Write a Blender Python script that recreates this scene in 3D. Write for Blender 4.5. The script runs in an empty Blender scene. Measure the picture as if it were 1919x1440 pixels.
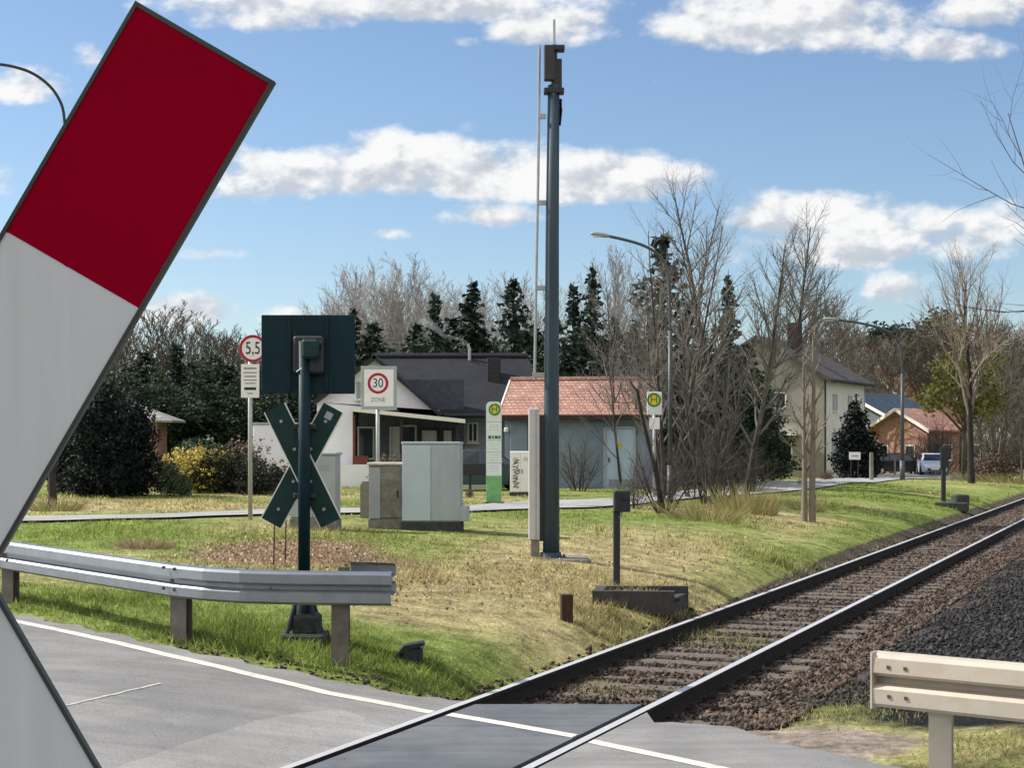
import bpy, bmesh, math, random
import numpy as np
from mathutils import Vector, Matrix

random.seed(7)
RNG = np.random.default_rng(11)
SC = bpy.context.scene
COL = SC.collection
R = math.radians

# ------------------------------------------------------------------ camera figures
F, CX, HY, H = 3000.0, 959.5, 830.0, 2.2


def W(x, y, d):
    """A point at distance d seen at photo position x, y."""
    return Vector(((x - CX) * d / F, d, H - (y - HY) * d / F))


# ------------------------------------------------------------------ terrain
LEFT = [(552.7, 1437.7), (715.7, 1376.6), (859.5, 1319), (960, 1283.5), (1107.8, 1229), (1259, 1173.6), (1350, 1140),
        (1475, 1093.7), (1597.5, 1050.5), (1657, 1029), (1747, 996), (1840.6, 963.6), (1919, 938)]
RIGHT = [(1002.8, 1438), (1107.8, 1386.5), (1173.9, 1351.5), (1259, 1310.7), (1350, 1261), (1450, 1205), (1597.5, 1139),
         (1653.5, 1109.5), (1747, 1063.7), (1840.6, 1017), (1919, 980.5)]
GAUGE = 1.505
_p = []
for (x, y) in LEFT:
    d = H * F / (y - HY); _p.append((d, (x - CX) * d / F))
for (x, y) in RIGHT:
    d = H * F / (y - HY); _p.append((d, (x - CX) * d / F - GAUGE / .918))
_p = np.array(_p)
_k = np.polyfit(_p[:, 0], _p[:, 1], 1, w=1 / _p[:, 0])
SLOPE, X0 = float(_k[0]), float(_k[1])
TH = math.atan(SLOPE); COS, SIN = math.cos(TH), math.sin(TH)
TD = Vector((SIN, COS, 0)); TN = Vector((-COS, SIN, 0))       # along the track, and to its left


def s_of(X, Y):
    return (X0 + SLOPE * Y - X) * COS


def tp(s, q, z=0.0):
    """track coordinates: s left of the left rail, q = forward distance Y on the left rail at that s-line"""
    # point with given s and given Y
    return Vector((X0 + SLOPE * q - s / COS, q, z))


def smooth(a, b, x):
    t = np.clip((np.asarray(x, float) - a) / (b - a), 0, 1)
    return t * t * (3 - 2 * t)


def zroad(s):
    s = np.asarray(s, float)
    return np.where(s > .1, .62 * (1 - np.exp(-np.maximum(s - .1, 0) / 4)), 0.0)


DS = np.concatenate([np.arange(3, 60, .02), np.arange(60, 140, .1), np.arange(140, 600, 1.0)])


def hit(x, y, fn):
    X = (x - CX) * DS / F
    Z = H - (y - HY) * DS / F
    g = fn(X, DS)
    i = np.argmax(Z <= g)
    return Vector((X[i], DS[i], float(g[i])))


def road_z_xy(X, Y):
    return zroad(s_of(X, Y))


EDGE_PX = [(-500, 1062), (20, 1150), (167, 1180), (317, 1214), (500, 1251), (700, 1292), (850, 1316),
           (950, 1317), (1210, 1328), (1225, 1355), (1370, 1361), (1430, 1386), (1560, 1415), (1720, 1446), (2400, 1575)]
_e = []
for (x, y) in EDGE_PX:
    v = hit(x, y, road_z_xy)
    _e.append((float(s_of(v.x, v.y)), v.y))
_e.sort()
ES = np.array([a for a, b in _e]); EY = np.array([b for a, b in _e])


def yfar(s):
    s = np.asarray(s, float)
    y = np.interp(s, ES, EY)
    y = y + np.where(s > ES[-1], (s - ES[-1]) * .75, 0) + np.where(s < ES[0], (s - ES[0]) * .3, 0)
    return y


_ph = RNG.uniform(0, 6.28, (14, 1)); _dr = RNG.uniform(0, 6.28, 14); _fr = np.geomspace(.35, 5, 14)


def bumps(X, Y):
    o = 0
    for i in range(14):
        o = o + np.sin((X * math.cos(_dr[i]) + Y * math.sin(_dr[i])) * _fr[i] + _ph[i]) / (1 + i * .6)
    return o


def zg(X, Y):
    X = np.asarray(X, float); Y = np.asarray(Y, float)
    s = s_of(X, Y)
    fm = 1 - .9 * smooth(48, 105, Y)
    lawn = .72 * (1 - np.exp(-np.maximum(s - .5, 0) / 3)) * fm
    bed = np.full_like(lawn, -.185)
    r = np.where(s > .1, bed + (lawn - bed) * smooth(.15, 1.0, s), bed)
    right = -.185 + .2 * smooth(-1.9, -3.2, s) + .16 * smooth(-3.4, -5.0, s)
    nat = np.where(s < -1.5, right, r)
    nat = nat + bumps(X, Y) * .018 * smooth(.8, 2.2, np.abs(s + .6) - .6) * smooth(0, 1.2, Y - yfar(s))
    nat = nat + .25 * np.exp(-((X - 2.0) / .7) ** 2 - ((Y - 20.6) / .9) ** 2) * smooth(.04, .35, s)
    e = Y - yfar(s)
    wd = np.where((s < .2) & (s > -2.4), .12, .9)
    rz = zroad(s) - .03
    t = np.clip(e / wd, 0, 1)
    near = Y < yfar(s) - 7.3
    z = np.where(e <= 0, rz, rz + (nat - rz) * t)
    return z


def G(x, y):
    return hit(x, y, zg)


def Z(X, Y):
    return float(zg(X, Y))


# ------------------------------------------------------------------ helpers
def roots_loc(o):
    v = Vector((0, 0, 0))
    while o is not None:
        v += o.location; o = o.parent
    return v


class MB:
    def __init__(s):
        s.v = []; s.f = []; s.m = []

    def add(s, vs, fs, mi=0):
        n = len(s.v)
        s.v += [tuple(v) for v in vs]
        s.f += [tuple(i + n for i in f) for f in fs]
        s.m += [mi] * len(fs)
        return s

    def box(s, c, size, rz=0.0, bev=0.0, mi=0, mat=None):
        hx, hy, hz = size[0] / 2, size[1] / 2, size[2] / 2
        if bev > 0:
            bm = bmesh.new(); bmesh.ops.create_cube(bm, size=1)
            bmesh.ops.scale(bm, vec=size, verts=bm.verts)
            bmesh.ops.bevel(bm, geom=bm.edges[:], offset=bev, segments=1, affect='EDGES')
            bm.verts.index_update()
            vs = [v.co.copy() for v in bm.verts]; fs = [[v.index for v in f.verts] for f in bm.faces]; bm.free()
        else:
            vs = [Vector((a * hx, b * hy, e * hz)) for a in (-1, 1) for b in (-1, 1) for e in (-1, 1)]
            fs = [(0, 1, 3, 2), (4, 6, 7, 5), (0, 4, 5, 1), (2, 3, 7, 6), (0, 2, 6, 4), (1, 5, 7, 3)]
        M = mat if mat is not None else Matrix.Rotation(rz, 3, 'Z')
        c = Vector(c)
        return s.add([M @ v + c for v in vs], fs, mi)

    def tube(s, pts, rad, n=8, mi=0, cap=True):
        pts = [Vector(p) for p in pts]
        k = len(pts)
        if not hasattr(rad, '__len__'): rad = [rad] * k
        vs = []; up = None
        for i in range(k):
            t = (pts[min(i + 1, k - 1)] - pts[max(i - 1, 0)])
            t = t.normalized() if t.length > 1e-9 else Vector((0, 0, 1))
            if up is None:
                up = Vector((1, 0, 0)) if abs(t.x) < .8 else Vector((0, 1, 0))
            a = up - t * up.dot(t)
            a.normalize(); up = a; b = t.cross(a)
            for j in range(n):
                g = 6.283185 * j / n
                vs.append(pts[i] + (a * math.cos(g) + b * math.sin(g)) * rad[i])
        fs = []
        for i in range(k - 1):
            for j in range(n):
                fs.append((i * n + j, i * n + (j + 1) % n, (i + 1) * n + (j + 1) % n, (i + 1) * n + j))
        if cap:
            fs.append(tuple(range(n))[::-1]); fs.append(tuple((k - 1) * n + j for j in range(n)))
        return s.add(vs, fs, mi)

    def prism(s, poly, vec, mi=0):
        """closed polygon (3d points) pushed along vec"""
        n = len(poly); vec = Vector(vec)
        a = [Vector(p) for p in poly]; b = [p + vec for p in a]
        fs = [tuple(range(n)), tuple(range(2 * n - 1, n - 1, -1))]
        for i in range(n):
            j = (i + 1) % n
            fs.append((i, i + n, j + n, j))
        return s.add(a + b, fs, mi)

    def sweep(s, path, prof, mi=0, cap=True, closed=True):
        """profile (n, z) swept along a level path; n points to the right of the path's left normal"""
        k = len(path); m = len(prof); vs = []
        for i in range(k):
            t = Vector(path[min(i + 1, k - 1)]) - Vector(path[max(i - 1, 0)])
            t.z = 0; t.normalize()
            nrm = Vector((t.y, -t.x, 0))
            for (a, z) in prof:
                p = Vector(path[i]) + nrm * a; p.z += z; vs.append(p)
        fs = []
        for i in range(k - 1):
            for j in range(m if closed else m - 1):
                fs.append((i * m + j, i * m + (j + 1) % m, (i + 1) * m + (j + 1) % m, (i + 1) * m + j))
        if cap and closed:
            fs.append(tuple(range(m))); fs.append(tuple((k - 1) * m + j for j in range(m))[::-1])
        return s.add(vs, fs, mi)

    def lathe(s, base, prof, n=16, mi=0, axis='Z'):
        base = Vector(base); vs = []
        for (r, z) in prof:
            for j in range(n):
                g = 6.283185 * j / n
                p = Vector((r * math.cos(g), r * math.sin(g), z))
                if axis == 'Y': p = Vector((p.x, p.z, p.y))
                vs.append(base + p)
        k = len(prof); fs = []
        for i in range(k - 1):
            for j in range(n):
                fs.append((i * n + j, i * n + (j + 1) % n, (i + 1) * n + (j + 1) % n, (i + 1) * n + j))
        fs.append(tuple(range(n))[::-1]); fs.append(tuple((k - 1) * n + j for j in range(n)))
        return s.add(vs, fs, mi)

    def build(s, name, mat, parent=None, smoothf=False, fixn=True):
        off = roots_loc(parent) if parent else Vector((0, 0, 0))
        me = bpy.data.meshes.new(name)
        me.from_pydata([(v[0] - off.x, v[1] - off.y, v[2] - off.z) for v in s.v], [], s.f)
        mats = mat if isinstance(mat, (list, tuple)) else [mat]
        for m in mats: me.materials.append(m)
        if len(mats) > 1: me.polygons.foreach_set('material_index', s.m)
        if fixn:
            bm = bmesh.new(); bm.from_mesh(me); bmesh.ops.recalc_face_normals(bm, faces=bm.faces[:]); bm.to_mesh(me); bm.free()
        if smoothf:
            me.polygons.foreach_set('use_smooth', [True] * len(me.polygons))
        o = bpy.data.objects.new(name, me); COL.objects.link(o)
        if parent: o.parent = parent
        return o


def raw_mesh(name, V, Fc, mat, parent=None, attrs=None, smoothf=False):
    """numpy mesh: Fc is (n,3) or (n,4)"""
    me = bpy.data.meshes.new(name)
    V = np.asarray(V, np.float32); Fc = np.asarray(Fc, np.int32)
    nf, k = Fc.shape
    me.vertices.add(len(V)); me.vertices.foreach_set('co', V.ravel())
    me.loops.add(nf * k); me.loops.foreach_set('vertex_index', Fc.ravel())
    me.polygons.add(nf)
    me.polygons.foreach_set('loop_start', np.arange(0, nf * k, k, dtype=np.int32))
    me.polygons.foreach_set('loop_total', np.full(nf, k, np.int32))
    if smoothf: me.polygons.foreach_set('use_smooth', np.ones(nf, bool))
    for (an, av) in (attrs or {}).items():
        a = me.attributes.new(an, 'FLOAT', 'POINT'); a.data.foreach_set('value', np.asarray(av, np.float32))
    me.materials.append(mat)
    me.update(calc_edges=True); me.validate()
    o = bpy.data.objects.new(name, me); COL.objects.link(o)
    if parent: o.parent = parent
    return o


def tag(o, label, cat, group=None):
    o['label'] = label; o['category'] = cat
    if group: o['group'] = group
    return o


def thing(name, label, cat, loc, group=None):
    o = bpy.data.objects.new(name, None); COL.objects.link(o)
    o.location = loc; o.empty_display_size = .2
    return tag(o, label, cat, group)


def struct(o, label=None):
    o['kind'] = 'structure'
    if label: o['label'] = label
    return o


def copy_tree(o, parent=None):
    c = o.copy(); COL.objects.link(c)
    if parent: c.parent = parent
    for ch in list(o.children): copy_tree(ch, c)
    return c


# ------------------------------------------------------------------ materials
def newmat(name):
    m = bpy.data.materials.new(name); m.use_nodes = True
    nt = m.node_tree; nt.nodes.clear()
    out = nt.nodes.new('ShaderNodeOutputMaterial'); b = nt.nodes.new('ShaderNodeBsdfPrincipled')
    nt.links.new(b.outputs[0], out.inputs[0])
    return m, nt, b


def mat(name, col, rough=.7, metal=0.0, var=.18, scale=6.0, bump=0.0, bscale=40.0, dirt=None, dirt_amt=.5, spec=.4, stretch=None, rand=0.0):
    m, nt, b = newmat(name)
    L = nt.links.new
    b.inputs['Roughness'].default_value = rough; b.inputs['Metallic'].default_value = metal
    b.inputs['Specular IOR Level'].default_value = spec
    tc = nt.nodes.new('ShaderNodeTexCoord')
    vec = tc.outputs['Object']
    if stretch:
        mp = nt.nodes.new('ShaderNodeMapping'); mp.inputs['Scale'].default_value = stretch
        L(vec, mp.inputs['Vector']); vec = mp.outputs[0]
    n = nt.nodes.new('ShaderNodeTexNoise'); n.inputs['Scale'].default_value = scale; n.inputs['Detail'].default_value = 6
    n.inputs['Roughness'].default_value = .65
    L(vec, n.inputs['Vector'])
    mr = nt.nodes.new('ShaderNodeMapRange'); mr.inputs['From Min'].default_value = .3; mr.inputs['From Max'].default_value = .7
    mr.inputs['To Min'].default_value = 1 - var; mr.inputs['To Max'].default_value = 1 + var
    L(n.outputs['Fac'], mr.inputs['Value'])
    fac = mr.outputs[0]
    if rand > 0:
        g = nt.nodes.new('ShaderNodeNewGeometry'); m2 = nt.nodes.new('ShaderNodeMapRange')
        m2.inputs['To Min'].default_value = 1 - rand; m2.inputs['To Max'].default_value = 1 + rand
        L(g.outputs['Random Per Island'], m2.inputs['Value'])
        mm = nt.nodes.new('ShaderNodeMath'); mm.operation = 'MULTIPLY'; L(fac, mm.inputs[0]); L(m2.outputs[0], mm.inputs[1]); fac = mm.outputs[0]
    vm = nt.nodes.new('ShaderNodeVectorMath'); vm.operation = 'SCALE'; vm.inputs[0].default_value = col[:3]
    L(fac, vm.inputs['Scale'])
    c = vm.outputs[0]
    if dirt:
        n2 = nt.nodes.new('ShaderNodeTexNoise'); n2.inputs['Scale'].default_value = scale * .6; n2.inputs['Detail'].default_value = 8
        n2.inputs['Roughness'].default_value = .7
        L(vec, n2.inputs['Vector'])
        r2 = nt.nodes.new('ShaderNodeMapRange'); r2.inputs['From Min'].default_value = .5; r2.inputs['From Max'].default_value = .72
        r2.inputs['To Max'].default_value = dirt_amt; L(n2.outputs['Fac'], r2.inputs['Value'])
        mx = nt.nodes.new('ShaderNodeMix'); mx.data_type = 'RGBA'; L(r2.outputs[0], mx.inputs[0]); L(c, mx.inputs[6]); mx.inputs[7].default_value = (*dirt, 1)
        c = mx.outputs[2]
    L(c, b.inputs['Base Color'])
    if bump > 0:
        n3 = nt.nodes.new('ShaderNodeTexNoise'); n3.inputs['Scale'].default_value = bscale; n3.inputs['Detail'].default_value = 4
        L(vec, n3.inputs['Vector'])
        bp = nt.nodes.new('ShaderNodeBump'); bp.inputs['Strength'].default_value = bump; bp.inputs['Distance'].default_value = .02
        L(n3.outputs['Fac'], bp.inputs['Height']); L(bp.outputs[0], b.inputs['Normal'])
    return m


def leafmat(name, col, col2=None, rough=.7, trans=.25, rand=.45):
    m, nt, b = newmat(name); L = nt.links.new
    b.inputs['Roughness'].default_value = rough; b.inputs['Specular IOR Level'].default_value = .25
    g = nt.nodes.new('ShaderNodeNewGeometry')
    mx = nt.nodes.new('ShaderNodeMix'); mx.data_type = 'RGBA'
    c2 = col2 or tuple(min(1, x * 1.9) for x in col)
    mx.inputs[6].default_value = (*[x * (1 - rand) for x in col], 1); mx.inputs[7].default_value = (*c2, 1)
    L(g.outputs['Random Per Island'], mx.inputs[0]); L(mx.outputs[2], b.inputs['Base Color'])
    if trans > 0:
        t = nt.nodes.new('ShaderNodeBsdfTranslucent'); L(mx.outputs[2], t.inputs['Color'])
        ms = nt.nodes.new('ShaderNodeMixShader'); ms.inputs[0].default_value = trans
        out = [n for n in nt.nodes if n.type == 'OUTPUT_MATERIAL'][0]
        L(b.outputs[0], ms.inputs[1]); L(t.outputs[0], ms.inputs[2]); L(ms.outputs[0], out.inputs[0])
    return m


def groundmat(name, blades=False):
    m, nt, b = newmat(name); L = nt.links.new
    b.inputs['Roughness'].default_value = .95; b.inputs['Specular IOR Level'].default_value = .15
    N = nt.nodes.new

    def attr(n):
        a = N('ShaderNodeAttribute'); a.attribute_name = n; return a.outputs['Fac']

    geo = N('ShaderNodeNewGeometry')

    def noise(sc, det=6, ro=.65):
        n = N('ShaderNodeTexNoise'); n.inputs['Scale'].default_value = sc; n.inputs['Detail'].default_value = det
        n.inputs['Roughness'].default_value = ro; L(geo.outputs['Position'], n.inputs['Vector']); return n.outputs['Fac']

    def rng(v, a, c, lo=0, hi=1):
        r = N('ShaderNodeMapRange'); r.inputs['From Min'].default_value = a; r.inputs['From Max'].default_value = c
        r.inputs['To Min'].default_value = lo; r.inputs['To Max'].default_value = hi; L(v, r.inputs['Value']); return r.outputs[0]

    def mix(f, a, c):
        x = N('ShaderNodeMix'); x.data_type = 'RGBA'
        if hasattr(f, 'links'): L(f, x.inputs[0])
        else: x.inputs[0].default_value = f
        for sock, v in ((x.inputs[6], a), (x.inputs[7], c)):
            if isinstance(v, tuple): sock.default_value = (*v, 1)
            else: L(v, sock)
        return x.outputs[2]

    def math_(op, a, c):
        x = N('ShaderNodeMath'); x.operation = op; x.use_clamp = op in ('SUBTRACT',)
        for i, v in ((0, a), (1, c)):
            if hasattr(v, 'links'): L(v, x.inputs[i])
            else: x.inputs[i].default_value = v
        return x.outputs[0]

    if blades:
        rnd = geo.outputs['Random Per Island']
    else:
        rnd = rng(noise(28, 3), .3, .7)
    green = mix(rnd, (.10, .155, .030), (.33, .39, .105))
    straw = mix(rnd, (.22, .185, .08), (.62, .53, .28))
    big = noise(.9, 4); mid = noise(5, 6, .75)
    sf = rng(math_('ADD', attr('straw'), math_('SUBTRACT', mid, .5) if False else math_('MULTIPLY', mid, .6)), .55, .95)
    if blades:
        sf = rng(math_('ADD', math_('MULTIPLY', rnd, .35), math_('ADD', math_('MULTIPLY', attr('straw'), .8), math_('MULTIPLY', mid, .35))), .5, .85)
    c = mix(sf, green, straw)
    brown = mix(rng(noise(14, 5, .75), .35, .65), (.13, .085, .05), (.52, .38, .25))
    df = rng(math_('ADD', attr('dirt'), math_('MULTIPLY', noise(4, 5), .5)), .62, .9)
    c = mix(df, c, brown)
    if not blades:
        gra = mix(rng(noise(30, 5, .8), .35, .65), (.03, .027, .024), (.16, .125, .10))
        dark = mix(rng(noise(34, 4, .8), .4, .66), (.004, .004, .005), (.035, .035, .037))
        gra = mix(attr('darkg'), gra, dark)
        gf = rng(math_('ADD', attr('gravel'), math_('MULTIPLY', noise(7, 5), .4)), .6, .8)
        c = mix(gf, c, gra)
        sand = mix(rng(noise(11, 6, .8), .35, .65), (.22, .17, .13), (.46, .40, .34))
        c = mix(rng(math_('ADD', attr('sand'), math_('MULTIPLY', noise(6, 5), .5)), .62, .85), c, sand)
        bp = N('ShaderNodeBump'); bp.inputs['Strength'].default_value = .9; bp.inputs['Distance'].default_value = .05
        L(noise(26, 6, .75), bp.inputs['Height']); L(bp.outputs[0], b.inputs['Normal'])
    # broad light and dark growth
    c2 = N('ShaderNodeVectorMath'); c2.operation = 'SCALE'; L(c, c2.inputs[0]); L(math_('MULTIPLY', rng(big, .35, .65, .85, 1.15), rng(noise(3.2, 5, .7), .36, .64, .6, 1.3)), c2.inputs['Scale'])
    L(c2.outputs[0], b.inputs['Base Color'])
    if blades:
        t = N('ShaderNodeBsdfTranslucent'); L(c2.outputs[0], t.inputs['Color'])
        ms = N('ShaderNodeMixShader'); ms.inputs[0].default_value = .58
        out = [n for n in nt.nodes if n.type == 'OUTPUT_MATERIAL'][0]
        L(b.outputs[0], ms.inputs[1]); L(t.outputs[0], ms.inputs[2]); L(ms.outputs[0], out.inputs[0])
    return m


def brickmat(name, c1, c2, mortar, sx, sy, rough=.8, axis='XZ', bump=.4, var=1.0):
    m, nt, b = newmat(name); L = nt.links.new
    b.inputs['Roughness'].default_value = rough
    tc = nt.nodes.new('ShaderNodeTexCoord'); sp = nt.nodes.new('ShaderNodeSeparateXYZ'); cb = nt.nodes.new('ShaderNodeCombineXYZ')
    L(tc.outputs['Object'], sp.inputs[0])
    L(sp.outputs['X' if axis[0] == 'X' else 'Y'], cb.inputs[0]); L(sp.outputs['Z'], cb.inputs[1])
    br = nt.nodes.new('ShaderNodeTexBrick'); br.inputs['Scale'].default_value = 1
    br.inputs['Brick Width'].default_value = sx; br.inputs['Row Height'].default_value = sy; br.inputs['Mortar Size'].default_value = .012
    br.inputs['Color1'].default_value = (*c1, 1); br.inputs['Color2'].default_value = (*c2, 1); br.inputs['Mortar'].default_value = (*mortar, 1)
    L(cb.outputs[0], br.inputs['Vector'])
    n = nt.nodes.new('ShaderNodeTexNoise'); n.inputs['Scale'].default_value = 3; n.inputs['Detail'].default_value = 8; L(tc.outputs['Object'], n.inputs['Vector'])
    mr = nt.nodes.new('ShaderNodeMapRange'); mr.inputs['From Min'].default_value = .3; mr.inputs['From Max'].default_value = .7
    mr.inputs['To Min'].default_value = .72; mr.inputs['To Max'].default_value = 1.2; L(n.outputs['Fac'], mr.inputs['Value'])
    vm = nt.nodes.new('ShaderNodeVectorMath'); vm.operation = 'SCALE'; L(br.outputs['Color'], vm.inputs[0]); L(mr.outputs[0], vm.inputs['Scale'])
    L(vm.outputs[0], b.inputs['Base Color'])
    bp = nt.nodes.new('ShaderNodeBump'); bp.inputs['Strength'].default_value = bump; bp.inputs['Distance'].default_value = .02; bp.invert = True
    L(br.outputs['Fac'], bp.inputs['Height']); L(bp.outputs[0], b.inputs['Normal'])
    return m


def asphaltmat(name, col, patch):
    m, nt, b = newmat(name); L = nt.links.new; N = nt.nodes.new
    b.inputs['Roughness'].default_value = .85; b.inputs['Specular IOR Level'].default_value = .3
    geo = N('ShaderNodeNewGeometry')

    def noise(sc, det, ro, st=None):
        n = N('ShaderNodeTexNoise'); n.inputs['Scale'].default_value = sc; n.inputs['Detail'].default_value = det; n.inputs['Roughness'].default_value = ro
        if st:
            mp = N('ShaderNodeMapping'); mp.inputs['Rotation'].default_value = (0, 0, R(36)); mp.inputs['Scale'].default_value = st
            L(geo.outputs['Position'], mp.inputs['Vector']); L(mp.outputs[0], n.inputs['Vector'])
        else: L(geo.outputs['Position'], n.inputs['Vector'])
        return n.outputs['Fac']

    def rng(v, a, c, lo, hi):
        r = N('ShaderNodeMapRange'); r.inputs['From Min'].default_value = a; r.inputs['From Max'].default_value = c
        r.inputs['To Min'].default_value = lo; r.inputs['To Max'].default_value = hi; L(v, r.inputs['Value']); return r.outputs[0]

    def mul(a, c):
        x = N('ShaderNodeMath'); x.operation = 'MULTIPLY'; L(a, x.inputs[0]); L(c, x.inputs[1]); return x.outputs[0]
    f = mul(mul(rng(noise(70, 5, .85), .3, .7, .55, 1.45), rng(noise(1.3, 7, .6), .35, .65, .9, 1.1)), rng(noise(2.2, 5, .6, (.25, 3, 1)), .35, .65, .9, 1.1))
    mx = N('ShaderNodeMix'); mx.data_type = 'RGBA'; mx.inputs[6].default_value = (*col, 1); mx.inputs[7].default_value = (*patch, 1)
    L(rng(noise(.55, 6, .6), .45, .6, 0, 1), mx.inputs[0])
    vm = N('ShaderNodeVectorMath'); vm.operation = 'SCALE'; L(mx.outputs[2], vm.inputs[0]); L(f, vm.inputs['Scale'])
    # fine cracks
    v = N('ShaderNodeTexVoronoi'); v.feature = 'DISTANCE_TO_EDGE'; v.inputs['Scale'].default_value = .7
    wn = N('ShaderNodeTexNoise'); wn.inputs['Scale'].default_value = 3; wn.inputs['Detail'].default_value = 6; L(geo.outputs['Position'], wn.inputs['Vector'])
    wa = N('ShaderNodeVectorMath'); wa.operation = 'MULTIPLY_ADD'; wa.inputs[1].default_value = (.8, .8, .8); L(wn.outputs['Color'], wa.inputs[0]); L(geo.outputs['Position'], wa.inputs[2])
    L(wa.outputs[0], v.inputs['Vector'])
    cr = rng(v.outputs['Distance'], .0, .008, .8, 1.0)
    v2 = N('ShaderNodeVectorMath'); v2.operation = 'SCALE'; L(vm.outputs[0], v2.inputs[0]); L(cr, v2.inputs['Scale'])
    L(v2.outputs[0], b.inputs['Base Color'])
    bp = N('ShaderNodeBump'); bp.inputs['Strength'].default_value = .5; bp.inputs['Distance'].default_value = .006
    L(noise(160, 2, .6), bp.inputs['Height']); L(bp.outputs[0], b.inputs['Normal'])
    return m


M = {}
M['ground'] = groundmat('ground')
M['grass'] = groundmat('grass_blades', True)
M['asphalt'] = asphaltmat('asphalt', (.195, .194, .192), (.25, .248, .243))
M['panel'] = asphaltmat('crossing_panel', (.092, .104, .12), (.135, .145, .158))
M['farroad'] = asphaltmat('far_road', (.30, .30, .30), (.36, .36, .35))
M['line'] = mat('road_paint', (.66, .635, .56), .6, var=.14, scale=14, dirt=(.30, .285, .26), dirt_amt=.85)
M['crack'] = mat('joint_filler', (.42, .42, .40), .8, var=.3, scale=14)
M['rust'] = mat('rail_rust', (.016, .011, .009), .85, var=.35, scale=9)
M['shiny'] = mat('rail_top', (.68, .67, .66), .4, metal=.4, var=.06, scale=30, spec=.8)
M['sleeper'] = mat('sleeper_wood', (.135, .115, .098), .9, var=.4, scale=8, stretch=(.6, 8, 2), bump=.6, rand=.25)
M['stone'] = mat('ballast_stone', (.074, .053, .041), .9, var=.3, scale=4, rand=.95)
M['darkstone'] = mat('gravel_stone', (.026, .025, .025), .8, var=.3, scale=4, rand=.98)
M['galv'] = mat('galvanised_steel', (.33, .36, .40), .42, metal=.85, var=.12, scale=5, dirt=(.30, .315, .33), dirt_amt=.6)
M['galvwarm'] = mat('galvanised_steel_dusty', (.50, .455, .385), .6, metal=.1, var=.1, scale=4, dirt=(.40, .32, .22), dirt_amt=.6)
M['post'] = mat('post_steel', (.16, .145, .13), .6, metal=.3, var=.25, scale=7, dirt=(.14, .10, .07), dirt_amt=.5)
M['bolt'] = mat('bolt_steel', (.10, .09, .08), .6, metal=.5)
M['green'] = mat('sign_back_green', (.003, .022, .032), .55, var=.25, scale=4, dirt=(.02, .04, .045), dirt_amt=.4, spec=.2)
M['greenarm'] = mat('cross_back_green', (.011, .038, .036), .6, var=.25, scale=5, dirt=(.035, .055, .052), dirt_amt=.4, spec=.2)
M['edge'] = mat('cross_edge_white', (.75, .75, .72), .5)
M['darksteel'] = mat('dark_steel', (.025, .028, .034), .6, var=.3, scale=9)
M['red'] = mat('cross_red', (.35, .0, .022), .7, var=.08, scale=5, dirt=(.40, .0, .012), dirt_amt=.6, spec=.03)
M['white'] = mat('cross_white', (.78, .80, .88), .6, spec=.2, var=.05, scale=5, dirt=(.70, .72, .80), dirt_amt=.5, stretch=(9, 1, .6))
M['rim'] = mat('cross_edging', (.06, .07, .068), .5, var=.2)
M['mast'] = mat('mast_paint', (.030, .056, .082), .5, var=.2, scale=4, dirt=(.055, .08, .11), dirt_amt=.5, stretch=(3, 3, .4))
M['antbox'] = mat('antenna_box', (.035, .038, .04), .6, var=.2)
M['alu'] = mat('aluminium', (.38, .39, .40), .45, metal=.6, var=.12)
M['duct'] = mat('duct_grey', (.52, .52, .54), .55, var=.08, scale=3)
M['cab'] = mat('cabinet_grey', (.36, .405, .46), .55, var=.08, scale=2.5, dirt=(.29, .32, .36), dirt_amt=.6, stretch=(2, 2, .3))
M['cabdoor_lit'] = mat('cabinet_door_lit', (.46, .53, .61), .5, var=.06, scale=2.5)  # left door coloured lighter in place of a lit side face
M['cab2'] = mat('cabinet_bluegrey', (.36, .38, .42), .6, var=.1, scale=2.5, dirt=(.17, .18, .18), dirt_amt=.5)
M['conc'] = mat('weathered_concrete', (.21, .20, .175), .95, var=.3, scale=7, dirt=(.09, .085, .07), dirt_amt=.7, bump=.5)
M['conclight'] = mat('pale_concrete', (.55, .54, .50), .9, var=.15, scale=5, dirt=(.30, .28, .24), dirt_amt=.5, bump=.3)
M['plinth'] = mat('dark_plinth', (.045, .05, .05), .95, var=.4, scale=9, bump=.5)
M['trough'] = mat('track_plinth', (.05, .05, .052), .9, var=.3, scale=7, dirt=(.11, .105, .095), dirt_amt=.4, bump=.4)
M['stump'] = mat('stump_wood', (.05, .03, .022), .9, var=.4, scale=9, stretch=(6, 6, .8), bump=.5)
M['signwhite'] = mat('sign_white', (.80, .78, .80), .5, var=.05, dirt=(.66, .64, .62), dirt_amt=.3)
M['signback'] = mat('sign_frame_grey', (.33, .38, .36), .5, var=.1)
M['signred'] = mat('sign_red', (.36, .012, .03), .5, var=.1)
M['black'] = mat('sign_black', (.02, .02, .025), .6)
M['textgrey'] = mat('print_grey', (.22, .23, .25), .6)
M['pole'] = mat('sign_pole', (.40, .41, .41), .5, metal=.3, var=.1)
M['hgreen'] = mat('stop_green', (.02, .16, .05), .5)
M['hyellow'] = mat('stop_yellow', (.62, .52, .03), .5)
M['stele'] = mat('stele_white', (.66, .72, .68), .5, var=.08, scale=3, dirt=(.5, .56, .52), dirt_amt=.4)
M['stelegreen'] = mat('stele_green', (.14, .36, .13), .5, var=.25, scale=7, dirt=(.5, .6, .45), dirt_amt=.4)
M['wallwhite'] = mat('render_white', (.84, .83, .90), .9, var=.05, scale=1.6, dirt=(.74, .72, .78), dirt_amt=.35, bump=.15)
M['wallgrey'] = mat('render_grey', (.36, .37, .40), .9, var=.08, scale=1.6, dirt=(.26, .26, .28), dirt_amt=.5, bump=.15)
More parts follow.
